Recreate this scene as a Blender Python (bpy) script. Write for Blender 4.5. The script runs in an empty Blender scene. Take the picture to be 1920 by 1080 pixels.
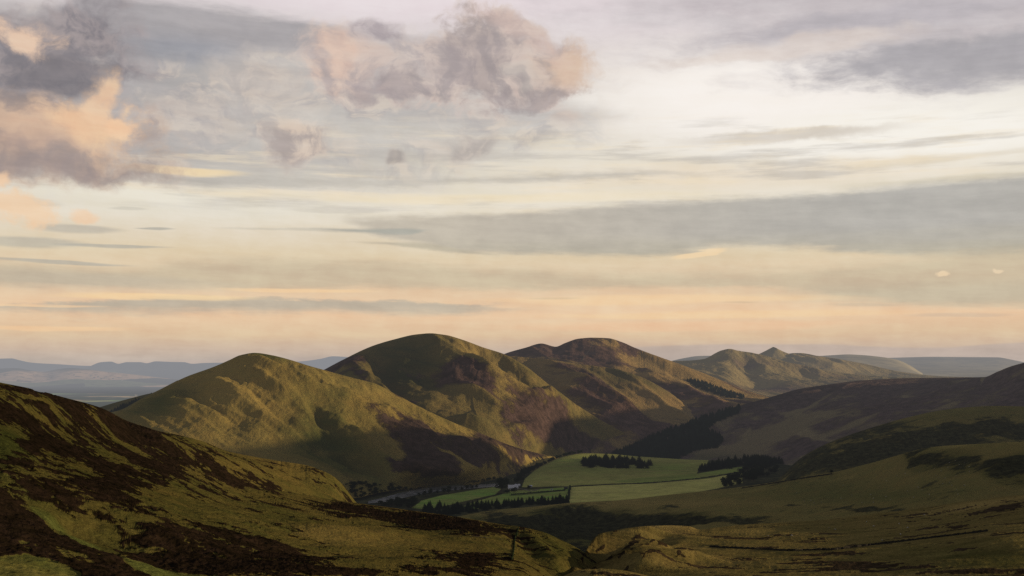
import bpy, bmesh, math, random
import numpy as np
random.seed(7); rng = np.random.default_rng(7)
sc = bpy.context.scene
COL = sc.collection
W0, H0 = 1920.0, 1080.0
F = 2059.0                      # focal length in photo pixels
HOR = 690.0                     # row of the eye-level horizon
CZ = 245.0                      # eye height above the valley floor
TH = math.atan((HOR - 540.0) / F)

# ------------------------------------------------------------------ camera
cam_d = bpy.data.cameras.new('camera'); cam = bpy.data.objects.new('camera', cam_d); COL.objects.link(cam)
cam_d.sensor_width = 36.0; cam_d.lens = 36.0 * F / W0
cam_d.clip_start = 1.0; cam_d.clip_end = 300000.0
cam.location = (0, 0, CZ); cam.rotation_euler = (math.pi / 2 + TH, 0, 0)
sc.camera = cam
sc.view_settings.view_transform = 'Standard'; sc.view_settings.look = 'None'
sc.view_settings.exposure = 0; sc.view_settings.gamma = 1
sc.cycles.max_bounces = 4; sc.cycles.diffuse_bounces = 2; sc.cycles.glossy_bounces = 2
try:
    sc.cycles.use_denoising = False
except Exception: pass

def slopes(px, py):
    xc = (px - 960.0) / F; zc = (540.0 - py) / F
    Y = math.cos(TH) - zc * math.sin(TH); Z = math.sin(TH) + zc * math.cos(TH)
    return xc / Y, Z / Y
def proj(x, y, z):
    """world -> photo pixel"""
    h = z - CZ
    yc = y * math.cos(TH) + h * math.sin(TH); zc = -y * math.sin(TH) + h * math.cos(TH)
    return 960 + F * x / yc, 540 - F * zc / yc
def lin(r, g, b):
    f = lambda c: (c / 255 / 12.92) if c / 255 <= 0.04045 else ((c / 255 + 0.055) / 1.055) ** 2.4
    return (f(r), f(g), f(b))

# ------------------------------------------------------------------ numpy noise
_pr = np.random.default_rng(11); _PERM = _pr.permutation(4096).astype(np.int32); _PERM = np.concatenate([_PERM, _PERM])
_ga = _pr.random(4096) * 2 * math.pi; _GX = np.cos(_ga).astype(np.float32); _GY = np.sin(_ga).astype(np.float32)
def perlin(x, y, s=0):
    x0 = np.floor(x); y0 = np.floor(y); fx = (x - x0).astype(np.float32); fy = (y - y0).astype(np.float32)
    ix = x0.astype(np.int32); iy = (y0.astype(np.int32) + s * 157)
    u = fx * fx * fx * (fx * (fx * 6 - 15) + 10); v = fy * fy * fy * (fy * (fy * 6 - 15) + 10)
    pa = _PERM[ix & 4095]; pb = _PERM[(ix + 1) & 4095]; j0 = iy & 4095; j1 = (iy + 1) & 4095
    def g(p, j, dx, dy):
        h = _PERM[p + j]; return _GX[h] * (fx - dx) + _GY[h] * (fy - dy)
    a = g(pa, j0, 0, 0); a = a + (g(pb, j0, 1, 0) - a) * u
    b = g(pa, j1, 0, 1); b = b + (g(pb, j1, 1, 1) - b) * u
    return (a + (b - a) * v) * 1.4
def fbm(x, y, octv=5, s=0, gain=0.5):
    r = 0; a = 1.0; t = 0
    for k in range(octv):
        r = r + a * perlin(x * 2 ** k + 13.7 * k, y * 2 ** k - 7.1 * k, s + k); t += a; a *= gain
    return r / t
def ridged(x, y, octv=3, s=0):
    r = 0; a = 1.0; t = 0
    for k in range(octv):
        r = r + a * (1 - 2 * np.abs(perlin(x * 2 ** k, y * 2 ** k, s + k))); t += a; a *= 0.5
    return r / t

# ------------------------------------------------------------------ PCHIP
def pchip(xs, ys, xq):
    """xs (n,), ys (n,) or (n,m); monotone cubic, clamped"""
    xs = np.asarray(xs, float); ys = np.asarray(ys, float)
    one = ys.ndim == 1
    if one: ys = ys[:, None]
    h = np.diff(xs)[:, None]; d = np.diff(ys, axis=0) / h
    m = np.zeros_like(ys)
    if len(xs) > 2:
        w1 = 2 * h[1:] + h[:-1]; w2 = h[1:] + 2 * h[:-1]
        pos = d[1:] * d[:-1] > 0
        with np.errstate(divide='ignore', invalid='ignore'):
            hm = (w1 + w2) / (w1 / d[:-1] + w2 / d[1:])
        m[1:-1] = np.where(pos, hm, 0)
    m[0] = d[0]; m[-1] = d[-1]
    xq = np.clip(xq, xs[0], xs[-1]); i = np.clip(np.searchsorted(xs, xq, 'right') - 1, 0, len(xs) - 2)
    hh = (xs[i + 1] - xs[i])[:, None]; t = ((xq - xs[i])[:, None]) / hh
    r = ys[i] * (2 * t ** 3 - 3 * t ** 2 + 1) + m[i] * hh * (t ** 3 - 2 * t ** 2 + t) + ys[i + 1] * (-2 * t ** 3 + 3 * t ** 2) + m[i + 1] * hh * (t ** 3 - t ** 2)
    return r[:, 0] if one else r

# ------------------------------------------------------------------ node helper
class E:
    nt = None
    def __init__(s, k): s.k = k
    @staticmethod
    def m(op, *a, clamp=False):
        n = E.nt.nodes.new('ShaderNodeMath'); n.operation = op; n.use_clamp = clamp
        for i, v in enumerate(a):
            if isinstance(v, E): E.nt.links.new(v.k, n.inputs[i])
            else: n.inputs[i].default_value = float(v)
        return E(n.outputs[0])
    def __add__(s, o): return E.m('ADD', s, o)
    __radd__ = __add__
    def __sub__(s, o): return E.m('SUBTRACT', s, o)
    def __rsub__(s, o): return E.m('SUBTRACT', o, s)
    def __mul__(s, o): return E.m('MULTIPLY', s, o)
    __rmul__ = __mul__
    def __truediv__(s, o): return E.m('DIVIDE', s, o)
    def __pow__(s, o): return E.m('POWER', s, o)
def emax(a, b): return E.m('MAXIMUM', a, b)
def emin(a, b): return E.m('MINIMUM', a, b)
def ss(x, a, b, lo=0.0, hi=1.0):
    n = E.nt.nodes.new('ShaderNodeMapRange'); n.interpolation_type = 'SMOOTHSTEP'
    E.nt.links.new(x.k, n.inputs[0])
    for i, v in enumerate((a, b, lo, hi)): n.inputs[i + 1].default_value = v
    return E(n.outputs[0])
def xyz(x, y, z):
    n = E.nt.nodes.new('ShaderNodeCombineXYZ')
    for i, v in enumerate((x, y, z)):
        if isinstance(v, E): E.nt.links.new(v.k, n.inputs[i])
        else: n.inputs[i].default_value = float(v)
    return n.outputs[0]
def noise(vec, scale, detail=4, rough=0.5, dist=0.0, lac=2.0):
    n = E.nt.nodes.new('ShaderNodeTexNoise'); n.inputs['Scale'].default_value = scale
    n.inputs['Detail'].default_value = detail; n.inputs['Roughness'].default_value = rough
    n.inputs['Distortion'].default_value = dist; n.inputs['Lacunarity'].default_value = lac
    E.nt.links.new(vec, n.inputs['Vector']); return E(n.outputs['Fac'])
def mixc(f, a, b, blend='MIX'):
    n = E.nt.nodes.new('ShaderNodeMix'); n.data_type = 'RGBA'; n.blend_type = blend; n.clamp_factor = True
    if isinstance(f, E): E.nt.links.new(f.k, n.inputs[0])
    else: n.inputs[0].default_value = f
    for v, i in ((a, 6), (b, 7)):
        if isinstance(v, (tuple, list)): n.inputs[i].default_value = (*v[:3], 1)
        else: E.nt.links.new(v, n.inputs[i])
    return n.outputs[2]
def fcurve(x, pts, lo, hi):
    """piecewise curve y(x); pts in real units; x mapped over [lo,hi]; y over [-10,10]"""
    n = E.nt.nodes.new('ShaderNodeFloatCurve'); c = n.mapping.curves[0]
    P = [((a - lo) / (hi - lo), (b + 10) / 20) for a, b in pts]
    P = [p for p in P if 0 <= p[0] <= 1]
    while len(c.points) < len(P): c.points.new(0.5, 0.5)
    for q, p in zip(c.points, sorted(P)): q.location = p; q.handle_type = 'AUTO_CLAMPED'
    n.mapping.update()
    t = (x - lo) / (hi - lo)
    E.nt.links.new(t.k, n.inputs[1]); return E(n.outputs[0]) * 20 - 10

SUN_AZ = math.radians(103)       # clockwise from the view direction (+Y): sun low on the right
SUN_EL = math.radians(8.5)

#@@SKY@@
# ------------------------------------------------------------------ sky
def build_world():
    w = bpy.data.worlds.new('World'); sc.world = w; w.use_nodes = True
    wt = w.node_tree; wt.nodes.clear()
    nt = bpy.data.node_groups.new('evening_sky', 'ShaderNodeTree'); E.nt = nt
    nt.interface.new_socket('Color', in_out='OUTPUT', socket_type='NodeSocketColor')
    out = wt.nodes.new('ShaderNodeOutputWorld'); bg = wt.nodes.new('ShaderNodeBackground'); go = nt.nodes.new('NodeGroupOutput')
    tc = nt.nodes.new('ShaderNodeTexCoord'); sp = nt.nodes.new('ShaderNodeSeparateXYZ')
    nt.links.new(tc.outputs['Generated'], sp.inputs[0])
    dx, dy, dz = (E(sp.outputs[i]) for i in range(3))
    u = E.m('ARCTAN2', dx, dy) * (F / 100)          # azimuth, hundreds of photo pixels
    v = E.m('ARCSINE', emax(emin(dz, 1.0), -1.0)) * (F / 100)
    def UV(px, py):
        sx, sz = slopes(px, py); r = math.hypot(sx, 1)
        return math.atan2(sx, 1) * F / 100, math.atan2(sz, r) * F / 100
    U = lambda px: UV(px, 400)[0]
    V = lambda py: UV(960, py)[1]
    vec = xyz(u, v, 0.0)
    # warps
    wa = noise(xyz(u, v * 1.3, 3.1), 0.9, 4, 0.45) - 0.5
    wb = noise(xyz(u, v * 1.3, 9.4), 0.9, 4, 0.45) - 0.5
    st = noise(xyz(u * 0.22, v * 2.2, 1.7), 1.0, 5, 0.55) - 0.5        # streaks
    st2 = noise(xyz(u * 0.5, v * 6.0 + u * 0.15, 5.7), 1.0, 4, 0.6) - 0.5
    fine = noise(xyz(u, v * 1.15, 2.2), 2.2, 6, 0.6, 0.0) - 0.5
    big = noise(xyz(u * 0.5, v * 0.8, 7.7), 0.8, 4, 0.5) - 0.5
    vs = v + st * 0.35 + st2 * 0.12
    uw = u + wa * 1.3; vw = v + wb * 1.1
    # base gradient by elevation (knots: photo rows)
    knots = [(-1500, (110, 116, 138)), (-800, (142, 145, 160)), (-300, (178, 177, 184)), (0, (214, 206, 208)), (60, (222, 214, 214)), (140, (226, 219, 212)),
             (220, (228, 224, 214)), (320, (226, 219, 202)), (380, (229, 222, 205)), (440, (223, 212, 191)), (480, (220, 204, 174)),
             (540, (223, 198, 166)), (590, (231, 200, 165)), (630, (216, 190, 158)), (655, (199, 179, 160)), (676, (187, 175, 164)), (720, (165, 160, 160))]
    ramp = nt.nodes.new('ShaderNodeValToRGB'); cr = ramp.color_ramp
    lo, hi = V(720), V(-1500)
    ks = sorted([((V(y) - lo) / (hi - lo), c) for y, c in knots])
    cr.elements[0].position = 0; cr.elements[0].color = (*lin(*ks[0][1]), 1)
    cr.elements[1].position = 1; cr.elements[1].color = (*lin(*ks[-1][1]), 1)
    for p, c in ks[1:-1]:
        e = cr.elements.new(p); e.color = (*lin(*c), 1)
    t = (vs * 0.5 + v * 0.5 - lo) / (hi - lo)
    nt.links.new(t.k, ramp.inputs[0])
    col = ramp.outputs[0]
    def blob(px, py, rx, ry, rot=0.0, uu=uw, vv=vw):
        a, b = UV(px, py); du = uu - a; dv = vv - b
        if rot:
            c, s = math.cos(rot), math.sin(rot)
            du, dv = du * c + dv * s, dv * c - du * s
        du = du * (100.0 / rx); dv = dv * (100.0 / ry)
        return 1.0 - E.m('SQRT', du * du + dv * dv)          # 1 at centre, 0 at rim
    ragged = noise(xyz(u * 1.3, v * 4.5, 14.0), 1.0, 6, .68) - .5
    def band(pts, st_top=.2, st_bot=.2, warp=1.0):
        """pts: (px, row_top, row_bottom)"""
        vv = v + (st * 0.3 + st2 * 0.2 + ragged * .22) * warp
        L, R = U(pts[0][0]), U(pts[-1][0])
        top = fcurve(u, [(U(a), V(b)) for a, b, c in pts], L, R); bot = fcurve(u, [(U(a), V(c)) for a, b, c in pts], L, R)
        return ss(top - vv, 0, st_top) * ss(vv - bot, 0, st_bot)
    def lay(c, m): 
        nonlocal col
        col = mixc(m, col, lin(*c) if isinstance(c, tuple) else c)
    k = lambda m, f: m * f
    # --- broad tone
    lay((246, 241, 234), ss(blob(1430, 170, 520, 150, 0, u, vs), 0, .8) * .95)
    lay((246, 243, 234), ss(blob(1750, 250, 500, 80, 0, u, vs), 0, .7) * .85)
    lay((232, 222, 224), ss(blob(820, 0, 600, 60, 0, u, vs), 0, .8) * .8)
    lay((184, 181, 177), ss(blob(420, 200, 760, 190, 0, u, vs) + fine * .3, -.02, .6) * .9)
    lay((168, 165, 165), ss(blob(60, 170, 420, 200, 0, u, vs) + fine * .3, -.02, .6) * .8)
    lay((181, 177, 176), ss(blob(930, 218, 300, 34, 0, u, vs), 0, .8) * .6)
    lay((204, 199, 190), ss(blob(700, 250, 500, 40, 0, u, vs), 0, .8) * .6)
    # pale turquoise gaps
    lay((226, 222, 208), ss(blob(400, 395, 520, 36, 0, u, vs), 0, .8) * .6)
    lay((232, 227, 210), ss(blob(260, 360, 380, 26, 0, u, vs), 0, .8) * .7)
    # --- top-right grey deck
    sh = noise(xyz(u * .7 + wa * .5, v * 2.0 + u * .1 + wb * .5, 27.0), 1.0, 7, .62) - .5
    m = ss(blob(1900, 0, 860, 165, -0.06, u + wa * .8, vs + wb * .5) + sh * 1.0, -.05, .6)
    lay((192, 186, 188), m * .85)
    m = ss(blob(1860, 105, 420, 68, -.03, u + wa * .6, vs + wb * .4) + sh * 1.4, .05, .65)
    lay((166, 164, 168), m * .85)
    m = ss(blob(1640, 45, 340, 40, .02, u + wa * .6, vs + wb * .4) + sh * 1.4, .05, .7)
    lay((178, 174, 179), m * .65)
    m = ss(blob(1500, 88, 300, 26, .05, u + wa * .6, vs + wb * .4) + sh * 1.4, 0, .6)
    lay((224, 212, 202), m * .6)
    # thin grey over the bright window
    lay((206, 198, 186), ss(blob(1480, 252, 260, 15, 0, u, vs + fine * .2), 0, .7) * .75)
    lay((232, 220, 200), ss(blob(1350, 330, 560, 42, 0, u, vs + fine * .25), 0, .9) * .8)
    lay((216, 206, 186), ss(blob(1750, 300, 300, 9, .04, u, vs), 0, .7) * .55)
    lay((208, 200, 180), ss(blob(1800, 335, 260, 10, 0, u, vs), 0, .7) * .6)
    # streaky highlights and greys in the middle
    hs = ss(noise(xyz(u * 0.35, v * 3.6, 11.0), 1.0, 6, 0.6), .50, .68)
    win = ss(blob(960, 320, 1500, 120, 0, u, v), 0, .5)
    lay((236, 222, 196), hs * win * .6)
    # soft billows over the upper left and centre, light side to the right
    bn = noise(xyz(uw * .9, vw * 1.5, 21.0), 1.0, 6, .58); bn2 = noise(xyz(uw * .9 + .22, vw * 1.5 + .16, 21.0), 1.0, 5, .58)
    wl = ss(blob(430, 200, 900, 190, 0, u, v), 0, .5)
    lay(mixc(ss(bn - bn2, -.08, .08), lin(158, 153, 156), lin(216, 203, 188)), ss(bn + fine * .2, .44, .64) * wl * .62)
    hs2 = ss(noise(xyz(u * 0.30, v * 3.2, 31.0), 1.0, 6, 0.6), .50, .66)
    lay((188, 183, 175), hs2 * win * .6)
    # --- grey-blue slab upper left
    m = band([(80, 60, 110), (160, 30, 135), (350, 26, 150), (480, 34, 140), (600, 42, 130), (680, 55, 110), (900, 64, 100), (1000, 80, 90)], .25, .5)
    lay((163, 160, 162), m * .9)
    m = ss(blob(340, 95, 180, 45, 0, u, vs), 0, .8)
    lay((143, 146, 154), m * .7)
    # --- long grey streak groups
    m = band([(120, 348, 350), (250, 342, 358), (380, 330, 366), (560, 332, 362), (800, 326, 352), (1000, 316, 346), (1100, 312, 345), (1300, 325, 345), (1400, 335, 340)], .22, .16)
    lay((182, 178, 170), m * .8)
    m = ss(blob(350, 318, 130, 12, -.03, u, vs), 0, .6); lay((236, 216, 178), m * .9)
    m = ss(blob(900, 372, 620, 16, .0, u, vs), 0, .8); lay((236, 222, 192), m * .7)
    # long wedge
    m = band([(520, 420, 422), (600, 415, 420), (660, 407, 432), (760, 402, 462), (860, 396, 478), (960, 392, 482), (1080, 386, 486), (1200, 378, 490), (1300, 373, 484), (1350, 370, 476),
              (1500, 364, 480), (1700, 358, 500), (1920, 355, 510), (2100, 352, 500)], .2, .18, .9)
    wc = mixc(ss(u, U(700), U(1750)), lin(189, 181, 166), lin(176, 174, 168))
    wc = mixc(ss(v + st2 * .3, V(500), V(430)), lin(184, 178, 160), wc)
    lay(wc, m * .95)
    m = ss(blob(1310, 476, 60, 7, .12, u, vs), 0, .4); lay((238, 214, 176), m * .9)
    m = band([(370, 436, 437), (440, 433, 439), (560, 431, 438), (680, 429, 441), (760, 427, 444), (800, 430, 436)], .06, .06, .25); lay((170, 170, 160), m * .9)
    m = band([(600, 456, 457), (700, 453, 461), (800, 455, 471), (900, 470, 478)], .06, .06, .3); lay((186, 178, 158), m * .8)
    # left thin streaks
    for (a, b, r1, r2, f) in ((290, 427, 42, 4, .75), (60, 455, 110, 14, .6), (210, 463, 120, 5, .7), (110, 492, 150, 5, .75), (150, 428, 90, 9, .5), (40, 378, 80, 10, .45), (240, 392, 40, 4, .3)):
        lay((172, 170, 160), ss(blob(a, b, r1, r2, .0, u, v + st * .15 + st2 * .10), 0, .55) * f)
    # broad grey beige bands lower
    m = band([(-100, 500, 560), (200, 500, 556), (350, 484, 552), (600, 478, 548), (900, 488, 546), (1200, 498, 548), (1450, 500, 552), (1600, 490, 570), (2000, 470, 590)], .3, .16)
    lay((198, 184, 158), m * .8)
    m = ss(blob(1800, 548, 480, 34, 0, u, vs), 0, .8); lay((190, 180, 158), m * .6)
    m = ss(blob(150, 530, 360, 26, 0, u, vs), 0, .8); lay((186, 176, 158), m * .6)
    m = band([(-100, 585, 606), (80, 576, 606), (240, 566, 604), (380, 560, 602), (560, 560, 600), (800, 562, 598), (1000, 572, 584), (1080, 576, 580)], .08, .25)
    lay((182, 174, 158), m * .85)
    for (a, b, r1, r2, f, c) in ((300, 558, 220, 7, .8, (240, 210, 164)), (560, 544, 180, 6, .7, (240, 208, 164)), (90, 616, 170, 7, .7, (236, 200, 158)), (80, 573, 130, 3, .7, (236, 204, 164)),
                                 (1250, 562, 420, 12, .6, (240, 208, 164)), (1350, 590, 420, 10, .5, (238, 206, 160)), (1280, 612, 420, 12, .45, (236, 196, 158)), (1040, 559, 66, 3, .5, (206, 186, 156)),
                                 (1620, 573, 80, 5, .5, (200, 184, 160)), (1800, 590, 110, 6, .4, (196, 180, 160)), (1385, 570, 45, 2, .5, (206, 184, 152))):
        lay(c, ss(blob(a, b, r1, r2, .0, u, v + st * .18 + st2 * .10), 0, .6) * f)
    # far cloud bank on the horizon at right
    m = band([(900, 660, 700), (1120, 654, 700), (1240, 646, 700), (1400, 644, 700), (1560, 645, 700), (1640, 650, 700), (1760, 652, 700), (1850, 646, 700), (2100, 640, 700)], .05, .3, .15)
    lay((184, 170, 161), m * .7)
    # --- cumulus: centre
    edge = noise(xyz(u + wa * .5, v * 1.1 + wb * .4, 4.4), 3.0, 7, .66) - .5
    cu = noise(xyz(uw, vw * 1.1, 0.3), 1.35, 8, 0.60, 0.0)
    cu2 = noise(xyz(uw + 0.16, vw * 1.1 + 0.14, 0.3), 1.35, 6, 0.60, 0.0)
    lit = ss(cu - cu2, -.10, .10)
    def puff(c, f, gain=.9, a=.0, b=.75, ek=.9, hole=.5):
        lay(c, ss(f + edge * ek + (cu - .5) * hole, a, b) * gain)
    def cumulus(field, dark, light, gain=1.0, soft=.62, hole=1.1, rim=16):
        d = field + (cu - .5) * hole + edge * .55
        m = ss(d, 0.0, soft)
        cc = mixc(lit, lin(*dark), lin(*light))
        cc = mixc(ss(d, .02, .55, .6, 0.0), cc, lin(*[min(255, c_ + rim) for c_ in light]))
        lay(cc, m * gain)
    cumulus(emax(blob(700, 120, 190, 95), blob(960, 120, 230, 110)), (178, 170, 170), (200, 190, 182), .6, .7, .8)
    f = emax(blob(930, 115, 150, 92), blob(1015, 125, 120, 82)); f = emax(f, blob(835, 125, 90, 62) * .9)
    f = emax(f, blob(950, 75, 120, 48)); f = emax(f, blob(1050, 150, 72, 58)); f = emax(f, blob(790, 170, 130, 40))
    cumulus(f, (166, 156, 154), (206, 190, 180), .88, .45, 1.7)
    cumulus(blob(645, 125, 95, 110), (182, 168, 164), (214, 192, 178), .85, .6, 1.3)
    cumulus(blob(765, 110, 110, 60), (178, 168, 167), (204, 190, 182), .7, .6, 1.4)
    cumulus(blob(712, 52, 75, 36), (160, 150, 154), (190, 180, 180), .8, .7, .9)
    puff((216, 190, 168), blob(1066, 125, 84, 78), .85, .1, .8)
    puff((208, 186, 176), blob(970, 62, 130, 36, -.45), .6)
    puff((222, 194, 176), blob(636, 92, 40, 52), .65)
    puff((158, 148, 148), blob(905, 115, 84, 96, .4), .6, .05, .7, 1.6)
    puff((158, 149, 151), blob(730, 172, 130, 36), .65, .05, .7, 1.5)
    puff((160, 150, 150), blob(1005, 180, 130, 32, .1), .65, .05, .7, 1.5)
    puff((164, 154, 155), blob(840, 140, 60, 50, .4), .6, .05, .7, 1.6)
    puff((206, 196, 186), blob(995, 140, 40, 24), .6, .1, .8)
    cumulus(blob(485, 145, 100, 75), (188, 180, 174), (208, 197, 186), .75, .8, .8)
    cumulus(blob(520, 205, 190, 40), (184, 178, 174), (208, 198, 186), .6, .9, .8)
    cumulus(blob(545, 275, 105, 46), (174, 163, 158), (214, 198, 182), .9, .6, 1.1)
    cumulus(blob(875, 278, 75, 34), (176, 168, 162), (196, 186, 176), .85, .7, .9)
    cumulus(blob(732, 296, 36, 14), (170, 162, 156), (190, 180, 168), .85, .6, .7)
    cumulus(blob(1062, 232, 48, 26), (196, 184, 176), (212, 196, 184), .6, .9, .7)
    cumulus(blob(370, 215, 150, 60), (172, 166, 166), (204, 194, 184), .7, .9, .9)
    # --- cumulus: left bank
    f = emax(blob(70, 110, 215, 115), blob(150, 60, 120, 100)); f = emax(f, blob(40, 205, 240, 60))
    cumulus(f, (128, 123, 128), (160, 150, 150), .9, .6, 1.1)
    puff((118, 115, 120), blob(100, 138, 150, 62), .8, .0, .9, .9, .4)
    puff((142, 128, 124), blob(20, 200, 150, 34), .7, .0, .9, .6)
    f = emax(blob(50, 290, 290, 66), blob(90, 235, 230, 66))
    cumulus(f, (156, 143, 138), (196, 172, 152), .95, .6, .8)
    puff((158, 144, 140), blob(70, 312, 260, 32), .8, .0, .8, .8)
    puff((214, 182, 156), blob(110, 250, 170, 60), .85, .0, .9, .6)
    puff((232, 196, 160), blob(172, 232, 108, 56), .9, .05, .7, .7)
    puff((234, 200, 166), blob(196, 190, 44, 66, .1), .85, .1, .7, .9)
    puff((238, 202, 166), blob(238, 230, 50, 34, .1), .9, .12, .6, .9)
    puff((168, 146, 136), blob(30, 275, 120, 30), .5, .0, .9, .6)
    puff((230, 200, 174), blob(48, 68, 80, 42, -.25), .9, .12, .7, 1.2)
    puff((236, 206, 172), blob(32, 400, 80, 44), .9, .12, .55, 1.0)
    puff((236, 206, 174), blob(158, 409, 40, 24), .85, .12, .6, .9)
    puff((240, 206, 170), blob(6, 335, 34, 26), .8, .12, .6, .9)
    puff((246, 222, 186), blob(1772, 505, 22, 8), .6, .12, .6, 1.1, .4)
    puff((246, 222, 186), blob(1866, 501, 16, 6), .5, .12, .6, 1.1, .4)
    # overall mottling
    cir = noise(xyz(u * .45 + wa * .4, v * 3.0 + u * .12 + wb * .5, 17.0), 1.0, 7, .66) - .5
    mott = emax(fine * .5 + cir * 1.0, -.5)
    col = mixc(.55, col, mixc(ss(mott, -.35, .35), (.385, .385, .39), (.61, .605, .60)), 'OVERLAY')
    # physical sky behind, clouds over it
    sky = nt.nodes.new('ShaderNodeTexSky'); sky.sky_type = 'NISHITA'; sky.sun_disc = False
    sky.sun_elevation = SUN_EL; sky.sun_rotation = SUN_AZ; sky.altitude = 300
    skyc = mixc(1.0, sky.outputs[0], (.08, .08, .08), 'MULTIPLY')
    tot = mixc(.97, skyc, mixc(1.0, col, (1.045, 1.03, 1.03), 'MULTIPLY'))
    # sky behind the view dimmed to cut the fill light on the ground
    tot = mixc(1.0, tot, ss(dy, -.7, .35, .85, 1.0).k, 'MULTIPLY')
    # below the horizon: dim ground colour
    tot = mixc(ss(dz, -.06, -.01, 1.0, 0.0), tot, (.05, .05, .045))
    nt.links.new(tot, go.inputs[0]); bg.inputs[1].default_value = 1.0
    gn = wt.nodes.new('ShaderNodeGroup'); gn.node_tree = nt
    wt.links.new(gn.outputs[0], bg.inputs[0]); wt.links.new(bg.outputs[0], out.inputs[0])
    w.cycles.sampling_method = 'MANUAL'; w.cycles.sample_map_resolution = 256
build_world()
sun_d = bpy.data.lights.new('sun', 'SUN'); sun = bpy.data.objects.new('sun', sun_d); COL.objects.link(sun)
sun_d.energy = 5.0; sun_d.angle = math.radians(.6); sun_d.color = (1.0, .77, .48)
sd = (math.sin(SUN_AZ) * math.cos(SUN_EL), math.cos(SUN_AZ) * math.cos(SUN_EL), math.sin(SUN_EL))
from mathutils import Vector
sun.rotation_euler = Vector(sd).to_track_quat('Z', 'Y').to_euler(); sun.location = (500, 0, 800)
#@@END@@

# ------------------------------------------------------------------ materials
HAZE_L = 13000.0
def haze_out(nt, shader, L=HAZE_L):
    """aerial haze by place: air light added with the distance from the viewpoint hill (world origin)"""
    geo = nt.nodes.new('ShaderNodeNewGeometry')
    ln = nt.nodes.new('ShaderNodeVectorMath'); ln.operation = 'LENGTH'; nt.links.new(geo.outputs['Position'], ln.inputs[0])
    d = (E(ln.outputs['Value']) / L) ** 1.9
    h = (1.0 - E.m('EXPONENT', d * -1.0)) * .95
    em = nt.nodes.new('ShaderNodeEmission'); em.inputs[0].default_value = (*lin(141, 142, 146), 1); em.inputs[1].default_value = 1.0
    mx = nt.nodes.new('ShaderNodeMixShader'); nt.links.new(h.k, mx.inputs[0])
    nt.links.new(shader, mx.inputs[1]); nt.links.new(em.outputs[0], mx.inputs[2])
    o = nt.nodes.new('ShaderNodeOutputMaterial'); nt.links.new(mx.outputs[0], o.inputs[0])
def new_mat(name):
    m = bpy.data.materials.new(name); m.use_nodes = True; nt = m.node_tree; nt.nodes.clear(); E.nt = nt; return m, nt
def pos():
    g = E.nt.nodes.new('ShaderNodeNewGeometry'); s = E.nt.nodes.new('ShaderNodeSeparateXYZ')
    E.nt.links.new(g.outputs['Position'], s.inputs[0]); return g.outputs['Position'], [E(s.outputs[i]) for i in range(3)]
def attr(name):
    a = E.nt.nodes.new('ShaderNodeAttribute'); a.attribute_name = name; return a
def simple(name, c, rough=1.0, spec=.0, nscale=0, namp=.3):
    m, nt = new_mat(name); b = nt.nodes.new('ShaderNodeBsdfPrincipled')
    b.inputs['Roughness'].default_value = rough; b.inputs['Specular IOR Level'].default_value = spec
    if nscale:
        p, _ = pos(); n = noise(p, nscale, 4, .6)
        nt.links.new(mixc(ss(n, .3, .7), tuple(x * (1 - namp) for x in c), tuple(x * (1 + namp) for x in c)), b.inputs[0])
    else: b.inputs[0].default_value = (*c, 1)
    haze_out(nt, b.outputs[0]); return m

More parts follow.
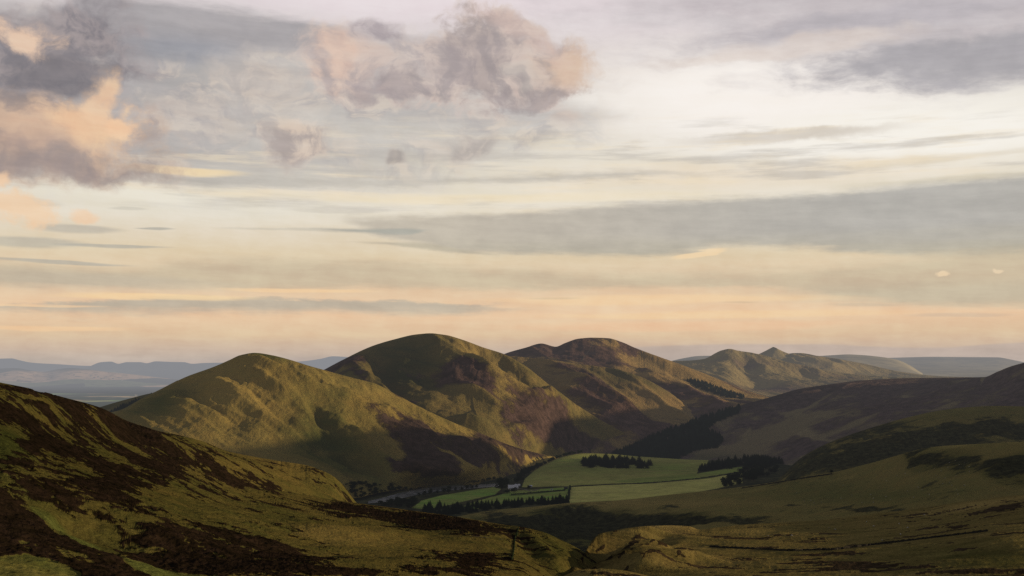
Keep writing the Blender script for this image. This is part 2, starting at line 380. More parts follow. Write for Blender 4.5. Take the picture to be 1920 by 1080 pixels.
def hill_mat(name, g1, g2, h1, h2, s, bump=1.0, streak=0.0, heath_k=1.1, dots=0.0, edge=.09, heath_hard=False):
    """grass (g1 dry, g2 green) and heather (h1,h2); s = metres of the main patch size; vertex attributes heath, green, lum"""
    m, nt = new_mat(name)
    b = nt.nodes.new('ShaderNodeBsdfPrincipled'); b.inputs['Roughness'].default_value = 1.0; b.inputs['Specular IOR Level'].default_value = .0
    P, (x, y, z) = pos()
    ca, sa = math.cos(math.radians(streak)), math.sin(math.radians(streak))
    al = x * ca - y * sa; pe = x * sa + y * ca
    k = 1.0 if streak == 0 else .38
    n1 = noise(xyz(al * k, pe, z * 1.5), 1.0 / s, 9, .62, .3)
    n2 = noise(xyz(al * k + 900, pe, z), 2.7 / s, 8, .65)
    n3 = noise(xyz(al * (k + .2), pe + 500, z), 9.0 / s, 6, .7)
    n4 = noise(xyz(x, y, z), 40.0 / s, 5, .75)
    he = E(attr('heath').outputs['Fac']); gr = E(attr('green').outputs['Fac']); lu = E(attr('lum').outputs['Fac'])
    hm = ss(he + (n4 - .5) * .5, .3, .7) if heath_hard else ss(he + (n1 - .5) * heath_k + (n2 - .5) * .75 + (n3 - .5) * .35, .5 - edge, .5 + edge)
    gm = ss(gr + (n2 - .5) * .9 + (n1 - .5) * .5, .1, .9)
    grass = mixc(gm, g1, g2)
    grass = mixc(ss(n3, .35, .7) * .45, grass, tuple(c * .6 for c in g2))
    grass = mixc(ss(n1, .5, .75) * .4, grass, tuple(c * 1.4 for c in g1))
    hcol = mixc(ss(n3, .35, .65), h1, h2)
    c = mixc(hm * .94, grass, hcol)
    if dots:
        nb = noise(xyz(x + 50, y + 50, z), 22.0 / s, 3, .6)
        c = mixc(ss(nb, .62, .68) * dots, c, tuple(k * .45 for k in h1))
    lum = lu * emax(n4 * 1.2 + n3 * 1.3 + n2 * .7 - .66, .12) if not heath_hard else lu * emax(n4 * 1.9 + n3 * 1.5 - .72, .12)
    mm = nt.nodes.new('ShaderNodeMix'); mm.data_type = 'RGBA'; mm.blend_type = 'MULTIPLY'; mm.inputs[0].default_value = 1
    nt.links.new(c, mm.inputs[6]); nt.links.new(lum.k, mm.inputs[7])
    nt.links.new(mm.outputs[2], b.inputs[0])
    bp = nt.nodes.new('ShaderNodeBump'); bp.inputs['Distance'].default_value = s * .035 * bump; bp.inputs['Strength'].default_value = 1.0
    hh = n2 * .5 + n3 * .35 + n4 * .16 + hm * .12
    nt.links.new((hh + n4 * .06).k, bp.inputs['Height']); nt.links.new(bp.outputs[0], b.inputs['Normal'])
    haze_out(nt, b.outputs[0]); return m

# ------------------------------------------------------------------ terrain layers
LAYERS = {}
def add_layer(key, name, curves, px0, px1, dpx, mat, disp, paint=None, drow=1.0, feats=(), label=None, fade=12.0, heather=None, sil=3.0):
    """curves: back to front lists of (px,row,depth). Curve 0 lies behind the crest, curve 1 is the crest.
       Between them the surface is a smooth sheet in world space, then raised by noise, spurs and gullies."""
    cols = np.arange(px0, px1 + dpx, dpx)
    K = len(curves); R = np.zeros((K, len(cols))); D = np.zeros_like(R)
    for k, c in enumerate(curves):
        xs = [p[0] for p in c]
        R[k] = pchip(xs, [p[1] for p in c], cols); D[k] = pchip(xs, [math.log(p[2]) for p in c], cols)
    D = np.exp(D)
    sx, sz = slopes(np.broadcast_to(cols, R.shape), R)
    Z = CZ + sz * D
    XS = sx * D
    # rows
    vq = [0.0]
    for k in range(K - 1):
        n = 8 if k == 0 else int(max(3, np.max(np.abs(R[k + 1] - R[k])) / drow))
        vq += list(k + (np.arange(1, n + 1) / n) ** (1.0 if k != 1 else 1.25))
    vq = np.array(vq); kk = np.arange(K, dtype=float)
    Yv = np.exp(pchip(kk, np.log(D), vq)); Zv = pchip(kk, Z, vq); Xv = pchip(kk, XS, vq)
    vfac = np.clip(vq - 1, 0, 1)[:, None]             # 0 at crest
    PX, PY = proj(Xv, Yv, Zv)
    crest = np.interp(cols, cols, R[1])[None, :]
    fd = np.clip((PY - crest) / fade, 0, 1); fd = fd * fd * (3 - 2 * fd) * .85 + .15
    dz = disp(Xv, Yv, PX, PY)
    foot = np.clip((K - 1 - vq) / 1.2, 0, 1)[:, None]; dz = dz * (.25 + .75 * foot)
    for (pts, width, amp, shp) in feats:
        # spur / gully as a polyline over the photo: find its place on the surface, work in world metres
        P = np.array(pts, float); W = []
        for a, b in zip(P[:, 0], P[:, 1]):
            j = np.unravel_index(np.argmin((PX - a) ** 2 + (PY - b) ** 2 + (vq[:, None] < 1) * 1e6), PX.shape)
            W.append((Xv[j], Yv[j]))
        best = np.full(PX.shape, 1e9); tt = np.zeros(PX.shape); n = len(W) - 1
        for i in range(n):
            ax, ay = W[i]; bx, by = W[i + 1]; ex, ey = bx - ax, by - ay; l2 = ex * ex + ey * ey + 1e-6
            t = np.clip(((Xv - ax) * ex + (Yv - ay) * ey) / l2, 0, 1)
            d = np.hypot(Xv - ax - t * ex, Yv - ay - t * ey); s = d < best
            best = np.where(s, d, best); tt = np.where(s, (i + t) / n, tt)
        wob = 1 + .35 * fbm(Xv / width, Yv / width, 3, 91)
        q = best * wob / width
        prof = np.exp(-q * q) if shp == 'r' else np.exp(-np.sqrt(q * q + .02) * 1.5)
        end = np.clip(np.minimum(tt, 1 - tt) * 6, 0, 1); end = np.where(tt < .5, end * .7 + .3, end)
        dz = dz + 1.45 * amp * prof * end
    A = {'heath': np.zeros(PX.shape), 'green': np.full(PX.shape, .5), 'lum': np.ones(PX.shape)}
    if paint: paint(A, PX, PY, Xv, Yv, Zv)
    if heather:
        sz_, hh = heather
        n_ = 1.4 * fbm(Xv / sz_, Yv / sz_, 7, 301, .70) + .45 * fbm(Xv / (sz_ * .12), Yv / (sz_ * .12), 4, 333, .6)
        q_ = np.clip((A['heath'] + n_ * .62 - .40) / .20, 0, 1); q_ = q_ * q_ * (3 - 2 * q_)
        A['heath'] = q_; dz = dz + hh * (q_ * (.7 + .9 * fbm(Xv / 1.6, Yv / 1.6, 3, 377)) + .45 * fbm(Xv / 2.6, Yv / 2.6, 3, 399))
    Zf = Zv + dz * fd
    j0 = int(np.argmin(np.abs(vq - .5)))
    for it in range(3):
        _, rows = proj(Xv[j0:], Yv[j0:], Zf[j0:])
        err = rows.min(axis=0) - R[1]                       # + : silhouette too low
        m_ = int(max(1, sil / dpx)); ker = np.ones(m_) / m_
        err = np.convolve(np.pad(err, m_, 'edge'), ker, 'same')[m_:-m_]
        wgt = np.where(vq[:, None] <= 1, 1.0, np.exp(-(PY - crest) / (fade * 3.0)).clip(0, 1))
        Zf = Zf + err[None, :] * Yv / F * wgt
    nr, nc = Xv.shape
    co = np.stack([Xv, Yv, Zf], -1).reshape(-1, 3)
    i = np.arange((nr - 1) * (nc - 1)); r = i // (nc - 1); c = i % (nc - 1); a = r * nc + c
    quads = np.stack([a, a + nc, a + nc + 1, a + 1], -1)
    me = bpy.data.meshes.new(name)
    me.vertices.add(len(co)); me.vertices.foreach_set('co', co.ravel())
    me.loops.add(quads.size); me.loops.foreach_set('vertex_index', quads.ravel())
    me.polygons.add(len(quads)); me.polygons.foreach_set('loop_start', np.arange(0, quads.size, 4)); me.polygons.foreach_set('loop_total', np.full(len(quads), 4))
    me.update(calc_edges=True); me.polygons.foreach_set('use_smooth', np.ones(len(quads), bool))
    PX2, PY2 = proj(Xv, Yv, Zf)
    for k_, v_ in A.items():
        at = me.attributes.new(k_, 'FLOAT', 'POINT'); at.data.foreach_set('value', v_.astype(np.float32).ravel())
    me.materials.append(mat)
    o = bpy.data.objects.new(name, me); COL.objects.link(o); o['kind'] = 'structure'
    if label: o['label'] = label
    LAYERS[key] = (cols, Xv, Yv, Zf, PX2, PY2, vq)
    return o
def drape(key, px, py):
    """point of a layer seen at photo pixel px,py (front-most)"""
    cols, X, Y, Z, PX, PY, vq = LAYERS[key]
    j = int(np.clip(np.searchsorted(cols, px) - 1, 0, len(cols) - 2)); t = (px - cols[j]) / (cols[j + 1] - cols[j]); t = min(max(t, 0), 1)
    c = lambda A: A[:, j] * (1 - t) + A[:, j + 1] * t
    x, y, z, r = c(X), c(Y), c(Z), c(PY)
    for i in range(len(r) - 1, 1, -1):
        if (r[i] - py) * (r[i - 1] - py) <= 0 and r[i] != r[i - 1]:
            s = (py - r[i]) / (r[i - 1] - r[i])
            return Vector((x[i] + s * (x[i - 1] - x[i]), y[i] + s * (y[i - 1] - y[i]), z[i] + s * (z[i - 1] - z[i])))
    i = int(np.argmin(np.abs(r[3:] - py))) + 3
    return Vector((x[i], y[i], z[i]))
def ell(PX, PY, cx, cy, rx, ry, rot=0.0):
    a = math.radians(rot); dx = PX - cx; dy = PY - cy
    u = (dx * math.cos(a) + dy * math.sin(a)) / rx; v = (-dx * math.sin(a) + dy * math.cos(a)) / ry
    return np.exp(-(u * u + v * v))
def inpoly(PX, PY, poly, soft=1.0):
    """soft inside mask of a polygon"""
    ins = np.zeros(PX.shape, bool); d = np.full(PX.shape, 1e9); n = len(poly)
    for i in range(n):
        x1, y1 = poly[i]; x2, y2 = poly[(i + 1) % n]
        cr = ((y1 > PY) != (y2 > PY)) & (PX < (x2 - x1) * (PY - y1) / (y2 - y1 + 1e-9) + x1); ins ^= cr
        ex, ey = x2 - x1, y2 - y1; t = np.clip(((PX - x1) * ex + (PY - y1) * ey) / (ex * ex + ey * ey + 1e-9), 0, 1)
        d = np.minimum(d, np.hypot(PX - x1 - t * ex, PY - y1 - t * ey))
    s = np.where(ins, d, -d); return np.clip(s / soft + .5, 0, 1)

# base colours
DRY = (.150, .112, .040); GRN = (.062, .070, .020); GOLD = (.19, .13, .045)
H1 = (.030, .019, .017); H2 = (.050, .030, .024)

def L(pts, d=None):
    """rows with one depth or a depth per knot"""
    return [(p[0], p[1], p[2] if len(p) > 2 else d) for p in pts]

# ---- the plain: one sheet to the horizon
def build_plain():
    m, nt = new_mat('plain_fields'); b = nt.nodes.new('ShaderNodeBsdfPrincipled'); b.inputs['Roughness'].default_value = 1; b.inputs['Specular IOR Level'].default_value = 0
    P, (x, y, z) = pos()
    vo = nt.nodes.new('ShaderNodeTexVoronoi'); vo.inputs['Scale'].default_value = 1; nt.links.new(xyz(x * (1 / 900.), y * (1 / 1500.) + x * .0002, 0), vo.inputs['Vector'])
    sep = nt.nodes.new('ShaderNodeSeparateColor'); nt.links.new(vo.outputs['Color'], sep.inputs[0])
    r = E(sep.outputs[0]); g = E(sep.outputs[1])
    c = mixc(ss(r, .3, .35), (.05, .07, .03), (.16, .17, .08))
    c = mixc(ss(r, .62, .66), c, (.34, .25, .15)); c = mixc(ss(r, .82, .85), c, (.10, .16, .06))
    n = noise(xyz(x * (1 / 2200.), y * (1 / 3000.), 0), 1, 6, .6)
    c = mixc(ss(n, .50, .56), c, (.018, .026, .018))
    hd = noise(xyz(x * (1 / 500.), y * (1 / 160.), 0), 1, 5, .6); c = mixc(ss(hd, .56, .62) * .8, c, (.02, .03, .02))
    c = mixc(1.0, c, (2.9, 2.9, 2.6), 'MULTIPLY')
    # broad wood belts
    w1 = ss(E.m('ABSOLUTE', y - 13300.0 + (noise(xyz(x * (1 / 1500.), 0, 0), 1, 3, .5) - .5) * 1800), 2300, 2100)
    w = w1 * ss(x * -1.0, 2500, 3200)
    c = mixc(w, c, (.014, .022, .018))
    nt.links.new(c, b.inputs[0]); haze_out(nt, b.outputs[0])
    bm = bmesh.new()
    xs = np.linspace(-90000, 90000, 25); ys = list(np.linspace(-3000, 20000, 12)) + [40000, 80000, 140000]
    vs = [[bm.verts.new((a, yy, -12.0)) for a in xs] for yy in ys]
    for i in range(len(ys) - 1):
        for j in range(len(xs) - 1): bm.faces.new((vs[i][j], vs[i][j + 1], vs[i + 1][j + 1], vs[i + 1][j]))
    me = bpy.data.meshes.new('plain'); bm.to_mesh(me); me.materials.append(m)
    o = bpy.data.objects.new('plain', me); COL.objects.link(o); o['kind'] = 'structure'
build_plain()

def fields_mat(name, dark, fieldc, s, thr=.5):
    m, nt = new_mat(name); b = nt.nodes.new('ShaderNodeBsdfPrincipled'); b.inputs['Roughness'].default_value = 1; b.inputs['Specular IOR Level'].default_value = 0
    P, (x, y, z) = pos()
    vo = nt.nodes.new('ShaderNodeTexVoronoi'); vo.inputs['Scale'].default_value = 1; nt.links.new(xyz(x * (1. / s), y * (.7 / s), z * (3. / s)), vo.inputs['Vector'])
    sep = nt.nodes.new('ShaderNodeSeparateColor'); nt.links.new(vo.outputs['Color'], sep.inputs[0])
    r = E(sep.outputs[0]); n = noise(P, 1.0 / s, 6, .65)
    he = E(attr('heath').outputs['Fac'])
    c = mixc(ss(n, .35, .65), dark, tuple(k * 2.2 for k in dark)); hd = noise(xyz(x * (6. / s), y * (9. / s), z * (9. / s)), 1, 5, .6)
    c = mixc(ss(r + (n - .5) * .4 - he * .0, thr, thr + .04) * he, c, mixc(ss(r, .74, .78), fieldc, (.20, .24, .12)))
    c = mixc(ss(hd, .54, .60) * .75, c, dark)
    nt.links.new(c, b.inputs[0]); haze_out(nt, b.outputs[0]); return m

def far_disp(amp, s, seed):
    return lambda X, Y, PX, PY: amp * fbm(X / s, Y / s, 4, seed)
def far_paint(v):
    def p(A, PX, PY, X, Y, Z): A['heath'][:] = np.clip((PY - v) / 6.0, 0, 1)
    return p
fm1 = fields_mat('far_hill', (.030, .034, .034), (.10, .09, .06), 1500, .8)
fm3 = fields_mat('far_moor_grass', (.16, .135, .07), (.28, .23, .12), 700, .6)
fm2 = fields_mat('far_hill_fields', (.034, .038, .034), (.80, .55, .36), 900, .42)

def ridge_layer(key, name, ridge, dr, df, dback, base_z, mat, px0, px1, dpx, amp, s, seed, paint=None, label=None):
    rr = [(a, b, dr) for a, b in ridge]
    row = lambda z, d: HOR + (CZ - z) / d * F
    back = [(px0, row(base_z, dback), dback), (px1, row(base_z, dback), dback)]
    front = [(px0, row(base_z, df), df), (px1, row(base_z, df), df)]
    dm = dr * .55 + df * .45
    xs = np.linspace(px0, px1, 40)
    rid = pchip([p[0] for p in ridge], [p[1] for p in ridge], xs)
    mid = [(float(a), float(b * .55 + row(base_z, df) * .45), dm) for a, b in zip(xs, rid)]
    return add_layer(key, name, [back, rr, mid, front], px0, px1, dpx, mat, far_disp(amp, s, seed), paint, .6, label=label, fade=4)
ridge_layer('d1', 'hills', [(-300, 680), (-60, 677), (0, 672.5), (22, 672), (35, 675), (60, 680), (110, 683), (170, 686), (250, 686), (400, 682), (540, 679), (570, 677), (600, 673), (625, 668), (645, 669), (680, 674), (760, 684), (1000, 692), (1250, 694)],
            34000, 29000, 38000, -10, fm1, -300, 1250, 3, 90, 2500, 3, label='palest far range of hills along the left horizon')
ridge_layer('d2', 'hills', [(80, 712), (120, 700), (165, 688), (190, 679), (208, 678), (222, 682), (238, 679), (262, 679), (275, 681), (292, 677.5), (320, 678.5), (345, 679), (360, 682), (385, 680.5), (420, 680), (470, 683), (560, 694), (640, 709)],
            24000, 19500, 27000, -10, fm1, 80, 640, 2, 60, 1500, 9, far_paint(690), label='blue grey humped hills on the far left horizon')
ridge_layer('d3', 'hills', [(-300, 700), (-60, 694), (0, 691), (30, 690), (55, 694), (80, 697), (110, 692), (130, 690), (160, 692), (200, 697), (250, 702), (300, 708), (380, 716), (420, 722)],
            17000, 14800, 19000, -10, fm2, -300, 420, 2, 40, 900, 14, far_paint(692), label='low hazy hills with pale pink fields on the left')
ridge_layer('d4', 'hills', [(1500, 690), (1640, 672), (1700, 670), (1750, 669), (1800, 669.5), (1870, 670), (1900, 675), (1920, 679), (2000, 690), (2150, 700)],
            13500, 9500, 15500, 150, fm3, 1500, 2150, 3, 30, 1100, 19, label='flat topped grey moor on the far right horizon')
ridge_layer('d5', 'hills', [(1440, 684), (1500, 672), (1530, 668), (1560, 666), (1590, 664.5), (1620, 666), (1650, 669), (1680, 674), (1700, 682), (1730, 700)],
            10500, 8500, 12000, 150, fm3, 1440, 1730, 2, 25, 800, 25, label='low grey green hill right of the pointed peak')
ridge_layer('d6', 'hills', [(1230, 684), (1285, 671), (1310, 667.5), (1340, 667), (1370, 672), (1400, 680)],
            11500, 9500, 13000, 150, fm3, 1230, 1400, 3, 10, 800, 29, label='sliver of grey hill behind the paired pointed hills')

def disp_mix(a1, s1, a2, s2, a3, s3, seed, ang=None, ga=0, gs=100, gl=400):
    """fbm plus gullies that run along the compass angle ang (degrees from +X towards -Y)"""
    def f(X, Y, PX, PY):
        d = a1 * fbm(X / s1, Y / s1, 3, seed) + a2 * fbm(X / s2, Y / s2, 3, seed + 20) + a3 * 1.5 * fbm(X / s3, Y / s3, 4, seed + 40, .65)
        if ang is not None:
            t = math.radians(ang); al = X * math.cos(t) - Y * math.sin(t); pe = X * math.sin(t) + Y * math.cos(t)
            w = fbm(X / gl, Y / gl, 2, seed + 60) * gs * .8
            d = d + ga * ridged((pe + w) / gs, al / gl, 3, seed + 70) + ga * .30 * ridged((pe + w * .6) / (gs * .31), al / (gl * .4), 2, seed + 75)
        return d
    return f

# ---- cone hills
CONEM = hill_mat('hill_grass_far', (.30, .225, .105), (.13, .12, .052), (.080, .056, .044), (.115, .080, .060), 420, 1.0, streak=35, heath_k=.9, edge=.16)
def p_cone(A, PX, PY, X, Y, Z):
    A['heath'][:] = .22 + .35 * ell(PX, PY, 1400, 735, 160, 14, 0) + .25 * ell(PX, PY, 1500, 700, 200, 10, 8); A['green'][:] = .45
add_layer('coneB', 'hill', [L([(1380, 720), (1850, 715)], 8200),
    L([(1380, 695), (1408, 672), (1425, 663), (1438, 656.6), (1445, 653), (1450, 651), (1456, 653.2), (1466, 658), (1480, 663), (1488, 662), (1500, 662), (1530, 667), (1570, 673), (1620, 682), (1690, 697), (1760, 705), (1850, 708)], 7000),
    L([(1380, 705), (1450, 685), (1500, 687), (1560, 692), (1640, 700), (1850, 711)], 6700),
    L([(1380, 740), (1450, 735), (1560, 725), (1850, 722)], 6200)], 1380, 1850, 1.2, CONEM,
    disp_mix(12, 500, 7, 160, 2.5, 50, 31, 55, 14, 170, 900), p_cone, .8, fade=4, sil=1.2,
    feats=[([(1450, 655), (1478, 672), (1530, 690), (1600, 703)], 110, 34, 'r'), ([(1500, 664), (1560, 682), (1640, 700)], 90, 16, 'r'), ([(1476, 668), (1520, 684)], 60, -14, 'r')], label='sharply pointed cone shaped hill on the right skyline')
add_layer('coneA', 'hill', [L([(1130, 740), (1250, 705), (1800, 725)], 7000),
    L([(1130, 720), (1200, 694), (1255, 677), (1290, 676), (1320, 673), (1345, 661), (1360, 656.4), (1367, 655.5), (1385, 658), (1425, 664.5), (1480, 680), (1560, 696), (1640, 705), (1750, 709), (1800, 711)], 6000),
    L([(1130, 735), (1255, 694), (1320, 690), (1367, 680), (1425, 690), (1500, 702), (1600, 712), (1800, 716)], 5700),
    L([(1130, 775), (1255, 730), (1367, 724), (1450, 728), (1560, 724), (1800, 720)], 5300),
    L([(1130, 800), (1300, 770), (1430, 755), (1500, 748), (1620, 732), (1800, 724)], 5000)], 1130, 1800, 1.2, CONEM,
    disp_mix(16, 500, 8, 160, 2.5, 50, 37, 55, 18, 190, 900), p_cone, .8, fade=5, sil=1.2,
    feats=[([(1367, 658), (1384, 674), (1420, 684), (1500, 700), (1590, 712)], 90, 26, 'r'), ([(1345, 664), (1352, 690), (1400, 722)], 80, 14, 'r'), ([(1400, 676), (1400, 700), (1430, 735)], 70, -22, 'r'),
           ([(1300, 682), (1320, 710), (1380, 738)], 80, 12, 'r')], label='rounded hill with a steep left shoulder beside the pointed peak')

# ---- the three big hills
HM3 = hill_mat('hill_heather_grass_a', (.31, .205, .082), (.066, .066, .026), (.050, .030, .027), (.088, .054, .046), 200, 2.2, streak=38, edge=.08)
HM2 = hill_mat('hill_heather_grass_b', (.275, .195, .064), (.054, .058, .021), (.042, .026, .024), (.072, .045, .040), 165, 2.2, streak=38, edge=.08)
HM1 = hill_mat('hill_heather_grass_c', (.285, .205, .060), (.066, .074, .022), (.034, .022, .021), (.054, .035, .031), 130, 2.2, streak=38, edge=.08)
def p_h3(A, PX, PY, X, Y, Z):
    A['heath'][:] = .38 + .45 * ell(PX, PY, 1100, 665, 130, 20, 0) + .3 * ell(PX, PY, 1290, 760, 160, 26, 18) + .35 * ell(PX, PY, 1250, 810, 140, 30, 8)
    A['heath'] -= .35 * ell(PX, PY, 1250, 700, 130, 12, 22)
    A['green'][:] = .35 + .3 * ell(PX, PY, 1230, 775, 60, 16, 0)
add_layer('h3', 'hill', [L([(880, 720), (1100, 700), (1520, 790)], 5400),
    L([(880, 700), (950, 662), (985, 652), (1015, 644), (1042, 650), (1060, 643), (1085, 635), (1110, 633), (1140, 634), (1165, 641), (1190, 652), (1250, 674), (1300, 692), (1350, 712), (1400, 732), (1450, 747), (1520, 765)], 4500),
    L([(880, 720), (985, 680), (1110, 672), (1200, 690), (1280, 715), (1350, 734), (1430, 750), (1520, 770)], 4200),
    L([(880, 790), (1000, 760), (1110, 745), (1200, 752), (1300, 764), (1400, 772), (1520, 785)], 3750),
    L([(880, 860), (1110, 850), (1200, 845), (1300, 825), (1400, 805), (1520, 800)], 3300)], 880, 1520, 1.2, HM3,
    disp_mix(30, 520, 11, 180, 2.4, 50, 41, 38, 24, 180, 850), p_h3, .9,
    feats=[([(1150, 642), (1200, 668), (1290, 712), (1400, 745)], 60, 26, 's'), ([(1130, 700), (1230, 745), (1330, 790)], 70, -30, 's'), ([(1190, 700), (1290, 750), (1390, 785)], 60, 22, 's'), ([(1230, 690), (1320, 735), (1400, 765)], 50, -16, 's'), ([(1080, 655), (1130, 690), (1180, 720)], 50, -14, 's'),
           ([(1150, 760), (1230, 800), (1290, 822)], 70, 16, 'r')], label='dark flat topped hill behind the tallest, centre right')
def p_h3s(A, PX, PY, X, Y, Z):
    A['heath'][:] = .36 + .4 * ell(PX, PY, 1130, 735, 60, 12, 28) + .35 * ell(PX, PY, 1180, 800, 130, 26, 15) + .25 * ell(PX, PY, 1060, 700, 40, 14, 20)
    A['green'][:] = .42 + .35 * ell(PX, PY, 1170, 715, 90, 16, 15)
add_layer('h3s', 'hill', [L([(880, 720), (1100, 720), (1430, 850)], 4300),
    L([(880, 690), (950, 668), (1005, 672), (1050, 677), (1084, 682), (1138, 689), (1200, 706), (1260, 738), (1330, 780), (1430, 822)], 3850),
    L([(880, 720), (1005, 700), (1084, 708), (1138, 718), (1200, 738), (1260, 765), (1330, 795), (1430, 832)], 3650),
    L([(880, 800), (1005, 760), (1100, 780), (1200, 795), (1300, 815), (1430, 845)], 3300),
    L([(880, 860), (1100, 862), (1200, 858), (1300, 850), (1430, 860)], 3100)], 880, 1430, 1.1, HM3,
    disp_mix(18, 400, 9, 150, 2.2, 46, 47, 38, 20, 160, 750), p_h3s, .9, fade=8,
    feats=[([(990, 676), (1050, 702), (1100, 735), (1165, 768), (1200, 790)], 48, 30, 's'), ([(1060, 690), (1120, 722), (1200, 768), (1250, 800)], 46, -24, 's'), ([(1130, 692), (1190, 730), (1250, 775), (1310, 812)], 46, 24, 's'),
           ([(1100, 780), (1170, 812), (1220, 842)], 40, 14, 's'), ([(1010, 700), (1060, 740), (1130, 780)], 40, -18, 's')], label='grassy spur below the flat topped hill')
def p_h2(A, PX, PY, X, Y, Z):
    A['heath'][:] = .32 + .45 * ell(PX, PY, 640, 690, 50, 14, -20) + .5 * ell(PX, PY, 900, 725, 80, 16, 18) + .45 * ell(PX, PY, 1000, 790, 100, 22, 22) + .45 * ell(PX, PY, 1060, 830, 90, 20, 12) + .3 * ell(PX, PY, 740, 720, 70, 16, 25)
    A['heath'] += .3 * ell(PX, PY, 700, 735, 60, 8, 38); A['heath'] -= .4 * ell(PX, PY, 880, 690, 110, 14, 40) 
    A['green'][:] = .55 + .25 * ell(PX, PY, 760, 680, 70, 40, 0) - .35 * ell(PX, PY, 920, 700, 110, 24, 40)
    A['lum'][:] = 1 - .22 * ell(PX, PY, 740, 700, 90, 50, 20)  # left face dimmed: its shade put into the colour
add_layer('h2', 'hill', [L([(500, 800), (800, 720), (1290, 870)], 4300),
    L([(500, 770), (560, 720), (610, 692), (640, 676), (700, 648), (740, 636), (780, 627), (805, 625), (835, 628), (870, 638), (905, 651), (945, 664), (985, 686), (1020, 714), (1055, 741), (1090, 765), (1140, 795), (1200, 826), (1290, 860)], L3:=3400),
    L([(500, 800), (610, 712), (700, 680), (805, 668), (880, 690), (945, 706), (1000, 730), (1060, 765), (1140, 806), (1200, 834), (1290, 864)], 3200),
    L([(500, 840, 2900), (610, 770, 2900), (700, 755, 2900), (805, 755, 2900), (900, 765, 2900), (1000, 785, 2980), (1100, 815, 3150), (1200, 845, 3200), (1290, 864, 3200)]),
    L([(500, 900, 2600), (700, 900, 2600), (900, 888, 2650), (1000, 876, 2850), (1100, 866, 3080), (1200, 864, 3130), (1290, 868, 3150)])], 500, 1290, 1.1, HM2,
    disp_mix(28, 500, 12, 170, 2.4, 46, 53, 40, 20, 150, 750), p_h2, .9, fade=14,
    feats=[([(806, 630), (818, 664), (867, 699), (920, 724), (1002, 764), (1088, 778), (1130, 800)], 58, 44, 's'), ([(870, 650), (928, 664), (990, 719), (1072, 764)], 44, 22, 's'), ([(890, 664), (950, 706), (1020, 752)], 36, -20, 's'),
           ([(700, 665), (730, 700), (760, 745), (800, 780), (900, 812), (1000, 842)], 90, -44, 's'), ([(780, 660), (800, 700), (850, 740), (950, 785), (1060, 825)], 50, -24, 's'), ([(850, 770), (930, 800), (1060, 840)], 40, 14, 's'),
           ([(640, 690), (700, 716), (760, 760)], 40, 20, 's'), ([(730, 650), (700, 690), (720, 730)], 46, -14, 's'), ([(940, 745), (1040, 800), (1150, 836)], 36, -14, 's'), ([(860, 720), (930, 760), (1020, 800)], 36, 12, 's')], label='tallest rounded hill at the centre of the skyline')
def p_ls(A, PX, PY, X, Y, Z): A['heath'][:] = .1; A['green'][:] = .6; A['lum'][:] = .7
add_layer('ls', 'hill', [L([(60, 820), (460, 790)], 3900), L([(60, 806), (120, 786), (195, 761), (240, 748), (285, 737), (310, 733), (340, 728), (460, 715)], 3300),
    L([(60, 830), (195, 800), (300, 790), (460, 780)], 2850)], 60, 460, 1.5, HM1, disp_mix(5, 300, 3, 100, 1, 40, 57), p_ls, 1.0, fade=5, label='low dark shoulder with a copse left of the nearest round hill')
def p_h1(A, PX, PY, X, Y, Z):
    A['heath'][:] = .16 + .30 * ell(PX, PY, 690, 770, 50, 18, 25) + .68 * ell(PX, PY, 785, 830, 80, 32, 38) + .55 * ell(PX, PY, 800, 875, 80, 22, 5) + .35 * ell(PX, PY, 930, 828, 70, 20, 18) + .42 * ell(PX, PY, 740, 735, 40, 7, 40)
    A['heath'] += .42 * ell(PX, PY, 900, 868, 130, 26, 22) + .40 * ell(PX, PY, 650, 905, 40, 16, 10) + .5 * ell(PX, PY, 980, 850, 60, 16, 5) - .3 * ell(PX, PY, 840, 855, 110, 7, 32)  # heather thickened at lower right to stand in for shade
    A['green'][:] = .35 + .5 * ell(PX, PY, 600, 800, 80, 50, 30) + .35 * ell(PX, PY, 300, 760, 90, 30, -20) + .35 * ell(PX, PY, 640, 870, 150, 40, 20) + .5 * ell(PX, PY, 490, 672, 60, 9, 8) - .3 * ell(PX, PY, 470, 760, 130, 50, 20)
    A['lum'][:] = 1.0 - .20 * ell(PX, PY, 650, 850, 150, 60, 15)  # lower slope dimmed: shade put into the colour
